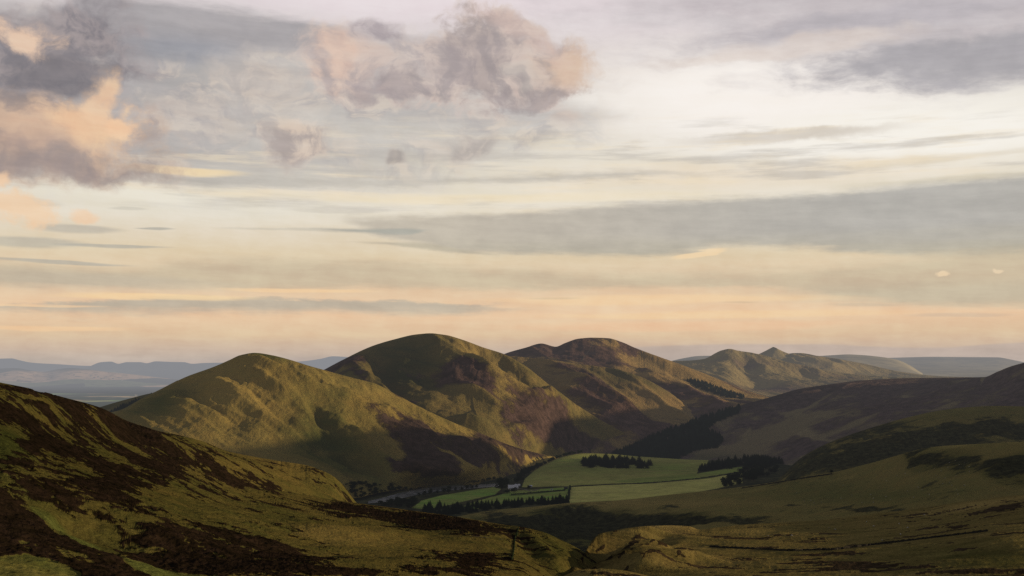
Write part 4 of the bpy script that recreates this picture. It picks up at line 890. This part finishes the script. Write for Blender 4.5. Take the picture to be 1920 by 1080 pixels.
NEEDLE = simple('conifer_needles', (.006, .011, .006), nscale=.7, namp=.5)
NEEDLE2 = simple('spruce_needles', (.008, .013, .006), nscale=.7, namp=.5)
LEAF = simple('broadleaf_leaves', (.010, .015, .006), nscale=.5, namp=.6)
BARK = simple('bark', (.05, .038, .028))
def tube(P, R, n=6):
    V, Fc = [], []
    for k, (p, r) in enumerate(zip(P, R)):
        for i in range(n):
            a = 2 * math.pi * i / n; V.append((p[0] + r * math.cos(a), p[1] + r * math.sin(a), p[2]))
        if k:
            b = (k - 1) * n
            for i in range(n): Fc.append((b + i, b + (i + 1) % n, b + n + (i + 1) % n, b + n + i))
    return V, Fc
def conifer(seed, H=15.0, R=2.6, tiers=11, mat=None):
    """crown of drooping jagged branch whorls plus a bare lower stem; base at z=0"""
    r = random.Random(seed); V, Fc = [], []
    for t in range(tiers):
        f = t / (tiers - 1); zt = H * (.09 + .91 * f ** .95); rad = R * (1 - f) ** .8 * r.uniform(.88, 1.12) + .12
        drop = H * .085 * (1 - .4 * f); n = 9 if f < .6 else 7; a0 = r.random() * 6
        top = len(V); V.append((r.uniform(-.1, .1), r.uniform(-.1, .1), min(H, zt + drop * .9)))
        ring = []
        for i in range(n * 2):
            a = a0 + math.pi * i / n; q = rad * (r.uniform(.75, 1.2) if i % 2 == 0 else r.uniform(.55, .75))
            ring.append(len(V)); V.append((q * math.cos(a), q * math.sin(a), zt - (drop * r.uniform(.4, 1.0) if i % 2 == 0 else -drop * .1)))
        for i in range(n * 2): Fc.append((top, ring[i], ring[(i + 1) % (n * 2)]))
    crown = mesh('crown', V, Fc, mat or NEEDLE)
    tv, tf = tube([(0, 0, -1.0), (0, 0, H * .5), (0, 0, H * .95)], [.26, .15, .03])
    return crown, mesh('trunk', tv, tf, BARK)
def broadleaf(seed, H=12.0, W=4.5, leaves=900, mat=None):
    r = random.Random(seed); V, Fc = [], []
    lobes = []
    for i in range(13):
        a = r.random() * 6.28; q = W * .62 * math.sqrt(r.random()); z = H * r.uniform(.34, .84)
        lobes.append((q * math.cos(a), q * math.sin(a), z, W * r.uniform(.32, .52) * (1.15 - .5 * abs(z / H - .55))))
    for k in range(leaves):
        lx, ly, lz, lr = r.choice(lobes); d = Vector((r.gauss(0, 1), r.gauss(0, 1), r.gauss(0, 1))).normalized()
        rr = lr * r.uniform(.6, 1.12); c = Vector((lx, ly, lz)) + Vector((d.x * rr, d.y * rr, d.z * rr * .85))
        s_ = r.uniform(.28, .6); n = (d + Vector((r.uniform(-.7, .7), r.uniform(-.7, .7), r.uniform(-.7, .7)))).normalized()
        t = n.orthogonal().normalized(); b = n.cross(t); a = r.random() * 6.28; t, b = t * math.cos(a) + b * math.sin(a), b * math.cos(a) - t * math.sin(a)
        i0 = len(V); V += [c + t * s_, c + b * s_ * .7, c - t * s_, c - b * s_ * .7]; Fc.append((i0, i0 + 1, i0 + 2, i0 + 3))
    crown = mesh('crown', V, Fc, mat or LEAF)
    tv, tf = tube([(0, 0, -1.0), (0, 0, H * .3), (.1, 0, H * .6)], [.45, .32, .12])
    for i in range(5):
        lx, ly, lz, lr = lobes[i]; b = len(tv)
        v2, f2 = tube([(0, 0, H * .25), (lx * .5, ly * .5, (H * .3 + lz) / 2), (lx, ly, lz)], [.2, .13, .05], 5)
        tv += v2; tf += [tuple(q + b for q in ff) for ff in f2]
    return crown, mesh('trunk', tv, tf, BARK)
def proto(name, meshes):
    o = bpy.data.objects.new(name, None); COL.objects.link(o)
    for n, m in zip(('crown', 'trunk'), meshes): obj(n, m, o)
    return o
CON = [conifer(i, 15, 4.3 + .35 * (i % 3), 12, (NEEDLE, NEEDLE2)[i % 2]) for i in range(5)]
BRD = [broadleaf(50 + i) for i in range(4)]
used = {}
def plant(kind, k, loc, h, label, group, w=1.0):
    """a tree of height h metres"""
    base = 15.0 if kind == 'conifer' else 12.0
    pool = CON if kind == 'conifer' else BRD; nm = 'conifer_tree' if kind == 'conifer' else 'broadleaf_tree'
    s_ = h / base; k %= len(pool)
    if (kind, k) not in used:
        o = proto(nm, pool[k]); used[(kind, k)] = o; o.location = loc; o.rotation_euler = (0, 0, random.random() * 6); o.scale = (s_ * w, s_ * w, s_)
    else: o = copy_tree(used[(kind, k)], loc, random.random() * 6.28, (s_ * w, s_ * w, s_))
    o['category'] = 'tree'; o['label'] = label
    if group: o['group'] = group
    elif 'group' in o: del o['group']
    return o
def poly_in(poly, x, y):
    c = False; n = len(poly)
    for i in range(n):
        x1, y1 = poly[i]; x2, y2 = poly[(i + 1) % n]
        if (y1 > y) != (y2 > y) and x < (x2 - x1) * (y - y1) / (y2 - y1) + x1: c = not c
    return c
def scatter(poly, n, mind):
    xs = [p[0] for p in poly]; ys = [p[1] for p in poly]; P = []; tries = 0
    while len(P) < n and tries < n * 500:
        tries += 1; x = random.uniform(min(xs), max(xs)); y = random.uniform(min(ys), max(ys))
        if poly_in(poly, x, y) and all((x - a) ** 2 + ((y - b) * 2.2) ** 2 > mind * mind for a, b in P): P.append((x, y))
    return P
def along(pts, n, jx=1.0, jy=1.0):
    P = np.array(pts, float); d = np.r_[0, np.cumsum(np.hypot(*np.diff(P, axis=0).T))]
    t = np.linspace(0, d[-1], n)
    return [(float(a) + random.uniform(-jx, jx), float(b) + random.uniform(-jy, jy)) for a, b in zip(np.interp(t, d, P[:, 0]), np.interp(t, d, P[:, 1]))]
def sink(v, d=.4): return (v.x, v.y, v.z - d)

# knoll plantation
for i, (x, y) in enumerate(scatter([(1090, 872), (1094, 864), (1120, 861), (1175, 862), (1212, 868), (1222, 873), (1216, 878), (1150, 878), (1098, 877)], 98, 2.1)):
    plant('conifer', i, sink(drape('val', x, y)), random.uniform(12, 18), 'dark conifer in the oval plantation on top of the green knoll', 'conifers of the oval plantation on the knoll', 1.95)
# long strip below the narrow fields
for i, (x, y) in enumerate(scatter([(800, 952), (850, 950), (900, 948), (960, 943), (1010, 940), (1064, 938), (1065, 944), (1010, 948), (940, 954), (880, 962), (820, 966), (795, 960)], 108, 2.4)):
    plant('conifer', i, sink(drape('val', x, y)), random.uniform(10, 15), 'dark conifer in the long strip below the narrow green fields', 'conifers of the long strip below the green fields', 1.6)
# plantation right of the knoll
for i, (x, y) in enumerate(scatter([(1307, 884), (1330, 876), (1370, 868), (1410, 862), (1462, 858), (1466, 868), (1430, 876), (1395, 875), (1350, 881)], 94, 2.2)):
    plant('conifer', i, sink(drape('val', x, y)), random.uniform(14, 20), 'dark conifer in the wedge plantation right of the green knoll', 'conifers of the wedge plantation right of the knoll', 1.8)
# shelter belt on the left edge of the knoll
for i, (x, y) in enumerate(along([(970, 906), (976, 899), (985, 891), (998, 883), (1015, 873), (1035, 864), (1058, 856), (1088, 851)], 52, 3, 1.5)):
    plant('broadleaf', i, sink(drape('val', x, y - 1)), random.uniform(9, 14) * (1.35 if x < 1010 else .8), 'dark tree in the belt climbing the left edge of the knoll', 'trees of the belt on the left edge of the knoll', 1.25)
# mixed copse below the wedge plantation
for i, (x, y) in enumerate(scatter([(1346, 918), (1352, 906), (1375, 893), (1400, 880), (1450, 876), (1464, 886), (1430, 898), (1400, 906), (1365, 917)], 70, 3.2)):
    plant('broadleaf', i, sink(drape('val' if y < 905 else 'val', x, y)), random.uniform(10, 15), 'round crowned tree in the copse below the wedge plantation', 'broadleaf trees of the copse below the wedge plantation', 1.5)
# row along the river meadow
for i, (x, y, h, w) in enumerate([(786, 931, 6, 1.1), (796, 931, 8, 1.1), (806, 929, 10, 1.1), (820, 927, 7, .9), (833, 925, 9, 1.1), (841, 925, 10, 1.1), (854, 922, 7, .9), (866, 920, 6, 1.2), (875, 918, 8, 1.2), (884, 917, 7, 1.2), (893, 916, 7, 1.1)]):
    plant('broadleaf', i, sink(drape('val', x, y)), h * 1.45, 'small dark tree in the row between river and green meadow', 'trees in the row between river and meadow', w)
for i, (x, y) in enumerate(scatter([(704, 945), (740, 940), (775, 934), (780, 944), (770, 954), (720, 954)], 24, 5)):
    plant('broadleaf', i, sink(drape('val', x, y)), random.uniform(7, 11), 'dark bushy tree on the near river bank left of the meadow', 'bushy trees on the near river bank', 2.0)
plant('broadleaf', 0, sink(drape('val', 940, 923)), 34, 'largest dark tree, left of the farmhouse', None, 1.0)
plant('broadleaf', 2, sink(drape('val', 952, 912)), 19, 'medium dark tree between the largest tree and the farmhouse roof', None, 1.0)
plant('broadleaf', 1, sink(drape('val', 964, 923.5)), 11, 'low wide bushy tree in front of the farmhouse', None, 1.7)
plant('broadleaf', 3, sink(drape('val', 951, 926)), 9.5, 'low dark bush at the foot of the largest tree', None, 2.0)
plant('broadleaf', 0, sink(drape('val', 992, 918.5)), 11, 'small round tree touching the little shed', None, 1.0)
plant('broadleaf', 1, sink(drape('val', 978, 903)), 12, 'rounded tree at the lower end of the shelter belt behind the farm', None, 1.4)
plant('broadleaf', 3, sink(drape('r2', 1559, 888)), 7, 'single small tree alone on the crest of the sheep slope', None, 1.0)
for i, (x, y) in enumerate(along([(735, 931), (800, 913), (860, 907), (925, 903)], 34, 3, 1)):
    plant('broadleaf', i, sink(drape('h1', x, y)), random.uniform(5, 8), 'low scrub tree along the far side of the river', 'scrub trees along the far side of the river', 2.2)
for i, (x, y) in enumerate(scatter([(640, 905), (700, 905), (750, 915), (715, 930), (668, 936)], 44, 3.5)):
    plant('broadleaf', i, sink(drape('h1', x, y)), random.uniform(4, 9), 'dark scrub tree at the foot of the nearest round hill', 'scrub trees at the foot of the nearest round hill', 1.9)

# far woods: nobody could count them
def wood(key, poly, n, h, label, mat):
    V, Fc = [], []
    for (x, y) in [(random.uniform(min(p[0] for p in poly), max(p[0] for p in poly)), random.uniform(min(p[1] for p in poly), max(p[1] for p in poly))) for _ in range(n * 3)]:
        if not poly_in(poly, x, y): continue
        p = drape(key, x, y); H = h * random.uniform(.7, 1.2); R = H * random.uniform(.26, .36)
        for z0, z1, f in ((.05, .62, 1.0), (.35, .86, .7), (.62, 1.0, .42)):
            b = len(V); V.append((p.x, p.y, p.z + H * z1)); a0 = random.random() * 6
            for i in range(7): V.append((p.x + R * f * random.uniform(.7, 1.2) * math.cos(a0 + i * .9), p.y + R * f * random.uniform(.7, 1.2) * math.sin(a0 + i * .9), p.z + H * z0))
            for i in range(7): Fc.append((b, b + 1 + i, b + 1 + (i + 1) % 7))
    o = obj('wood', mesh('wood', V, Fc, mat)); tag(o, label, 'wood', kind='stuff'); return o
FARN = simple('far_wood_needles', (.008, .013, .009), nscale=.06, namp=.5)
wood('rm', [(1120, 866), (1150, 852), (1185, 838), (1240, 813), (1290, 795), (1345, 775), (1388, 763), (1386, 775), (1340, 795), (1318, 808), (1345, 813), (1356, 826), (1345, 840), (1300, 846), (1270, 862), (1200, 866)], 1900, 14, 'dark conifer wood spreading down the flank of the heather moor', FARN)
wood('h3', [(1288, 715), (1300, 713), (1325, 719), (1362, 732), (1396, 744), (1390, 749), (1350, 743), (1305, 727)], 420, 12, 'narrow strip of conifers on the slope below the flat topped hill', FARN)
wood('ls', [(205, 778), (228, 765), (258, 753), (272, 750), (268, 760), (240, 771), (218, 780)], 200, 13, 'dark copse on the low shoulder at the left', FARN)
wood('ls', [(279, 748), (285, 743), (297, 742), (296, 748), (284, 751)], 40, 12, 'tiny copse just right of the larger copse on the left shoulder', FARN)

# strips laid over the ground
def strip(key, pts, w, name, mat, lift=.3, n=40, hgt=None):
    """draped band (path) or, with hgt, a low wall of that height"""
    P = [drape(key, x, y) for x, y in along(pts, n, 0, 0)]; V, Fc = [], []
    for i, p in enumerate(P):
        d = (P[min(i + 1, len(P) - 1)] - P[max(i - 1, 0)]); d.z = 0; d.normalize(); s_ = Vector((-d.y, d.x, 0)) * w / 2
        if hgt is None: V += [p + s_ + Vector((0, 0, lift)), p - s_ + Vector((0, 0, lift))]
        else:
            h = hgt * random.uniform(.65, 1.25); p = p + s_ * random.uniform(-.5, .5)
            V += [p + s_ - Vector((0, 0, .5)), p + s_ * .6 + Vector((0, 0, h)), p - s_ * .6 + Vector((0, 0, h)), p - s_ - Vector((0, 0, .5))]
    k = 2 if hgt is None else 4
    for i in range(len(P) - 1):
        for j in range(k - 1): Fc.append((i * k + j, i * k + j + 1, (i + 1) * k + j + 1, (i + 1) * k + j))
    if hgt is not None: Fc += [(0, 1, 2, 3), tuple(len(V) - 4 + q for q in (3, 2, 1, 0))]
    return obj(name, mesh(name, V, Fc, mat))
STONE = simple('dry_stone', (.022, .020, .016), nscale=1.5, namp=.6)
HEDGE = simple('hedge_leaves', (.014, .020, .009), nscale=1.2, namp=.6)
TRACK = simple('pale_track', (.13, .11, .075), nscale=.3)
for nm, key, pts, w, h, n, mt, lb, ct in (
    ('field_wall', 'val', [(1068, 913), (1150, 908.5), (1230, 905), (1310, 897.5), (1392, 885)], 2.2, 1.6, 120, STONE, 'long dark field wall between the green knoll and the straw coloured field', 'wall'),
    ('hedge', 'val', [(1066, 936), (1067, 925), (1069, 913)], 4, 3.5, 24, HEDGE, 'short hedge at the right end of the narrow green fields', 'hedge'),
    ('hedge', 'val', [(958, 928), (1000, 924.5), (1060, 919.5)], 2.5, 2.0, 60, HEDGE, 'low hedge between the two narrow green fields', 'hedge'),
    ('field_wall', 'r2', [(1390, 916), (1450, 906.5), (1500, 898), (1560, 889)], 2.2, 1.4, 60, STONE, 'dark field wall along the crest of the sheep slope', 'wall'),
    ('field_wall', 'r3', [(1330, 1026), (1400, 1029), (1475, 1033), (1564, 1031), (1653, 1020), (1787, 1004), (1853, 996)], 1.0, 1.0, 160, STONE, 'dark field wall crossing the near right hillside', 'wall'),
    ('field_wall', 'fg', [(972, 990), (969, 1005), (968, 1000), (965, 1015), (964, 1030), (960, 1050)], .5, .8, 80, HEDGE, 'dark field wall running down to the ravine', 'wall')):
    tag(strip(key, pts, w, nm, mt, n=n, hgt=h), lb, ct)
for key, pts, w in (('h1', [(733, 903), (748, 911), (765, 919)], 4), 
                    ('rm', [(1847, 709), (1843, 716), (1838, 722)], 1.6), ('fg', [(885, 1006), (920, 1010), (952, 1014)], .6), ('h3', [(1112, 642), (1106, 655), (1101, 662), (1096, 668), (1090, 678)], 2.2), ('val', [(972, 916), (985, 918), (995, 921), (1010, 918)], 5)):
    strip(key, pts, w, 'path', TRACK)['kind'] = 'structure'
# river
def river():
    m, nt = new_mat('river_water'); d = nt.nodes.new('ShaderNodeBsdfPrincipled'); P, (x, y, z) = pos()
    n = noise(P, .05, 5, .6)
    nt.links.new(mixc(ss(n, .45, .6), (.04, .045, .045), (.15, .145, .135)), d.inputs[0]); d.inputs['Roughness'].default_value = .3
    d.inputs['Specular IOR Level'].default_value = .3
    haze_out(nt, d.outputs[0])
    A = along([(690, 940.5), (715, 934.5), (740, 927.5), (770, 920.5), (800, 915), (850, 911), (900, 908), (935, 906.5)], 90, 0, 0)
    B = along([(690, 945), (735, 940), (762, 933), (790, 927), (815, 923), (850, 919.5), (900, 915), (935, 912.5)], 90, 0, 0)
    V, Fc = [], []; K = 6
    for a, b in zip(A, B):
        for k in range(K):
            t = k / (K - 1); px = a[0] * (1 - t) + b[0] * t; py = a[1] * (1 - t) + b[1] * t
            q = drape('val', px, py); V.append((q.x, q.y, q.z + .7))
    for i in range(len(A) - 1):
        for k in range(K - 1): Fc.append((i * K + k, i * K + k + 1, (i + 1) * K + k + 1, (i + 1) * K + k))
    o = obj('river', mesh('river', V, Fc, m, smooth=True)); o['kind'] = 'structure'
river()

# buildings
def box(x0, x1, y0, y1, z0, z1):
    V = [(x, y, z) for z in (z0, z1) for y in (y0, y1) for x in (x0, x1)]
    return V, [(0, 2, 3, 1), (4, 5, 7, 6), (0, 1, 5, 4), (2, 6, 7, 3), (0, 4, 6, 2), (1, 3, 7, 5)]
def boxes(name, L_, mat, parent):
    V, Fc = [], []
    for b in L_:
        v, f = box(*b); k = len(V); V += v; Fc += [tuple(q + k for q in ff) for ff in f]
    return obj(name, mesh(name, V, Fc, mat), parent)
WHITE = simple('white_render', (.27, .265, .25), nscale=.4, namp=.1); SLATE = simple('pale_slate', (.33, .33, .33), rough=.5, spec=.5, nscale=.8, namp=.2)
GREYW = simple('grey_stone_wall', (.16, .15, .13), nscale=.8); DARKR = simple('dark_roof', (.035, .034, .036)); PANE = simple('window_glass', (.02, .022, .025), rough=.1, spec=.5)
DOORM = simple('dark_green_door', (.03, .05, .035)); TIMB = simple('dark_timber', (.03, .025, .02), nscale=.8); RED = simple('clay_brick', (.20, .10, .07))
def house(name, loc, rz, L_, Wd, hw, hr, wallm, roofm, label, cat, chim=2, wins=4, door=True, big=False):
    t = empty(name, loc, rz); tag(t, label, cat)
    boxes('wall', [(-L_ / 2, L_ / 2, -Wd / 2, Wd / 2, -1.5, hw)], wallm, t)
    o = .45; h0 = hw - .15
    V = [(-L_ / 2 - o, -Wd / 2 - o, h0), (L_ / 2 + o, -Wd / 2 - o, h0), (L_ / 2 + o, Wd / 2 + o, h0), (-L_ / 2 - o, Wd / 2 + o, h0), (-L_ / 2 - o, 0, hw + hr), (L_ / 2 + o, 0, hw + hr)]
    roof = obj('roof', mesh('roof', V, [(0, 1, 5, 4), (2, 3, 4, 5), (0, 4, 3), (1, 2, 5), (0, 3, 2, 1)], roofm), t)
    for k in range(chim):
        x = (-1) ** k * (L_ / 2 - .8); boxes('chimney', [(x - .5, x + .5, -.5, .5, hw + hr * .4, hw + hr + 1.3)], wallm, roof)
    for k in range(wins):
        x = -L_ / 2 + L_ * (k + 1) / (wins + 1) + (.0 if not door else (-.9 if k < wins / 2 else .9))
        f = boxes('window', [(x - .65, x + .65, -Wd / 2 - .08, -Wd / 2 + .1, 1.0, 2.4)], WHITE if wallm is not WHITE else GREYW, t)
        boxes('pane', [(x - .5, x + .5, -Wd / 2 - .12, -Wd / 2 - .05, 1.15, 2.25)], PANE, f)
    if door: boxes('door', [(-.55, .55, -Wd / 2 - .1, -Wd / 2 + .1, 0, 2.1)], DOORM, t)
    return t
house('farmhouse', sink(drape('val', 962, 917), .2), .10, 20, 8.5, 2.6, 6.2, WHITE, SLATE, 'long white farmhouse with a pale slate roof beside the largest tree', 'house')
house('farmhouse', sink(drape('val', 970, 912.5), .2), .10, 11, 6, 2.8, 3.0, GREYW, SLATE, 'grey stone building standing just behind the white farmhouse', 'house', 1, 2)
house('garden_shed', sink(drape('val', 995, 914), .2), .35, 5.5, 4.5, 3.0, 2.0, GREYW, SLATE, 'little shed with a pale roof beside a small round tree', 'shed', 0, 0)
house('field_hut', sink(drape('val', 1034.5, 919), .1), .0, 4.2, 2.6, 2.1, .5, WHITE, WHITE, 'small white hut at the top edge of the narrow green field', 'hut', 0, 1)
house('barn', sink(drape('val', 1061, 917), .1), -.1, 7, 5, 2.8, 1.8, TIMB, DARKR, 'small dark barn at the corner of the field wall', 'barn', 0, 0)
for i, (x, y) in enumerate([(171, 706), (177, 709), (184, 707.5), (190, 711), (197, 709), (205, 712), (212, 711), (219, 714), (228, 713.5), (97, 709), (139, 704)]):
    p = drape('d3', x, y); wl = (WHITE, RED, WHITE, GREYW)[i % 4]
    o = house('distant_house', sink(p, .5), random.uniform(-1, 1), random.uniform(20, 34), 14, 9, 6, wl, DARKR, 'tiny house of the hazy village on the far left fields', 'house', 1, 3); o['group'] = 'houses of the far hazy village'
for i, (x, y, lb) in enumerate([(255, 741.5, 'lone white house on the plain left of the round hill'), (398, 716, 'pale house on the plain close to the hill flank')]):
    sx, sz = slopes(x, y); D = -(CZ + 12) / sz
    house('distant_house', (sx * D, D, -12.2), .4, 22, 11, 7, 4.5, WHITE, DARKR, lb, 'house', 2, 3)

# sheep
def sheep_mesh(seed, graze):
    r = random.Random(seed); bm = bmesh.new()
    def ball(c, rad, s3, sub=2, mi=0):
        g = bmesh.ops.create_icosphere(bm, subdivisions=sub, radius=rad); vs = g['verts']
        for v in vs: v.co = Vector((v.co.x * s3[0] + c[0], v.co.y * s3[1] + c[1], v.co.z * s3[2] + c[2])) * (1 + (r.uniform(-.02, .02) if mi == 0 else 0))
        for f in {f for v in vs for f in v.link_faces}: f.material_index = mi; f.smooth = True
    ball((0, 0, .66), .40, (1.35, .82, .80)); ball((.28, 0, .72), .28, (1.1, .9, .95))
    hx, hz = (.72, .30) if graze else (.68, .92)
    ball(((hx + .40) / 2, 0, (hz + .75) / 2), .16, (1.2, .8, 1.3)); ball((hx, 0, hz), .13, (1.45, .75, .85), 2, 1)
    for s_ in (-1, 1): ball((hx - .1, s_ * .13, hz + .06), .05, (.6, 1.5, .5), 1, 1)
    for a in (-.34, .32):
        for s_ in (-.17, .17):
            tv, tf = tube([(a, s_, 0), (a + .02, s_, .25), (a, s_, .55)], [.035, .035, .075], 6); vs = [bm.verts.new(v) for v in tv]
            for q in tf: bm.faces.new([vs[i] for i in q]).material_index = 1
    ball((-.55, 0, .62), .08, (.7, .7, 1.6), 1)
    me = bpy.data.meshes.new('sheep'); bm.to_mesh(me); bm.free(); me.materials.append(WOOL); me.materials.append(FACE); return me
WOOL = simple('wool', (.34, .32, .26)); FACE = simple('sheep_face', (.10, .085, .07))
SH = [sheep_mesh(1, True), sheep_mesh(2, False), sheep_mesh(3, True)]
def flock(key, pts, label, group):
    for i, (x, y) in enumerate(pts):
        p = drape(key, x, y); o = obj('sheep', SH[i % 3], None, (p.x, p.y, p.z - .03)); o.rotation_euler = (0, 0, random.random() * 6.28); o.scale = (random.uniform(.9, 1.15),) * 3
        tag(o, label, 'sheep', group)
flock('r2', scatter([(1480, 925), (1600, 900), (1700, 880), (1790, 862), (1840, 880), (1820, 930), (1700, 945), (1560, 950), (1480, 950)], 44, 9), 'white sheep grazing on the middle right slope', 'sheep on the middle right slope')
flock('r3', scatter([(1440, 1000), (1560, 985), (1720, 962), (1760, 975), (1700, 1010), (1500, 1045), (1440, 1040)], 11, 12), 'white sheep on the near right hillside', 'sheep on the near right hillside')
flock('val', scatter([(1020, 905), (1060, 885), (1150, 884), (1300, 876), (1290, 892), (1150, 902)], 26, 8), 'white sheep on the green knoll pasture', 'sheep on the knoll pasture')
flock('val', scatter([(1075, 935), (1100, 918), (1300, 908), (1340, 905), (1250, 925), (1150, 935)], 14, 8), 'white sheep on the straw coloured field below the wall', 'sheep on the straw coloured field')
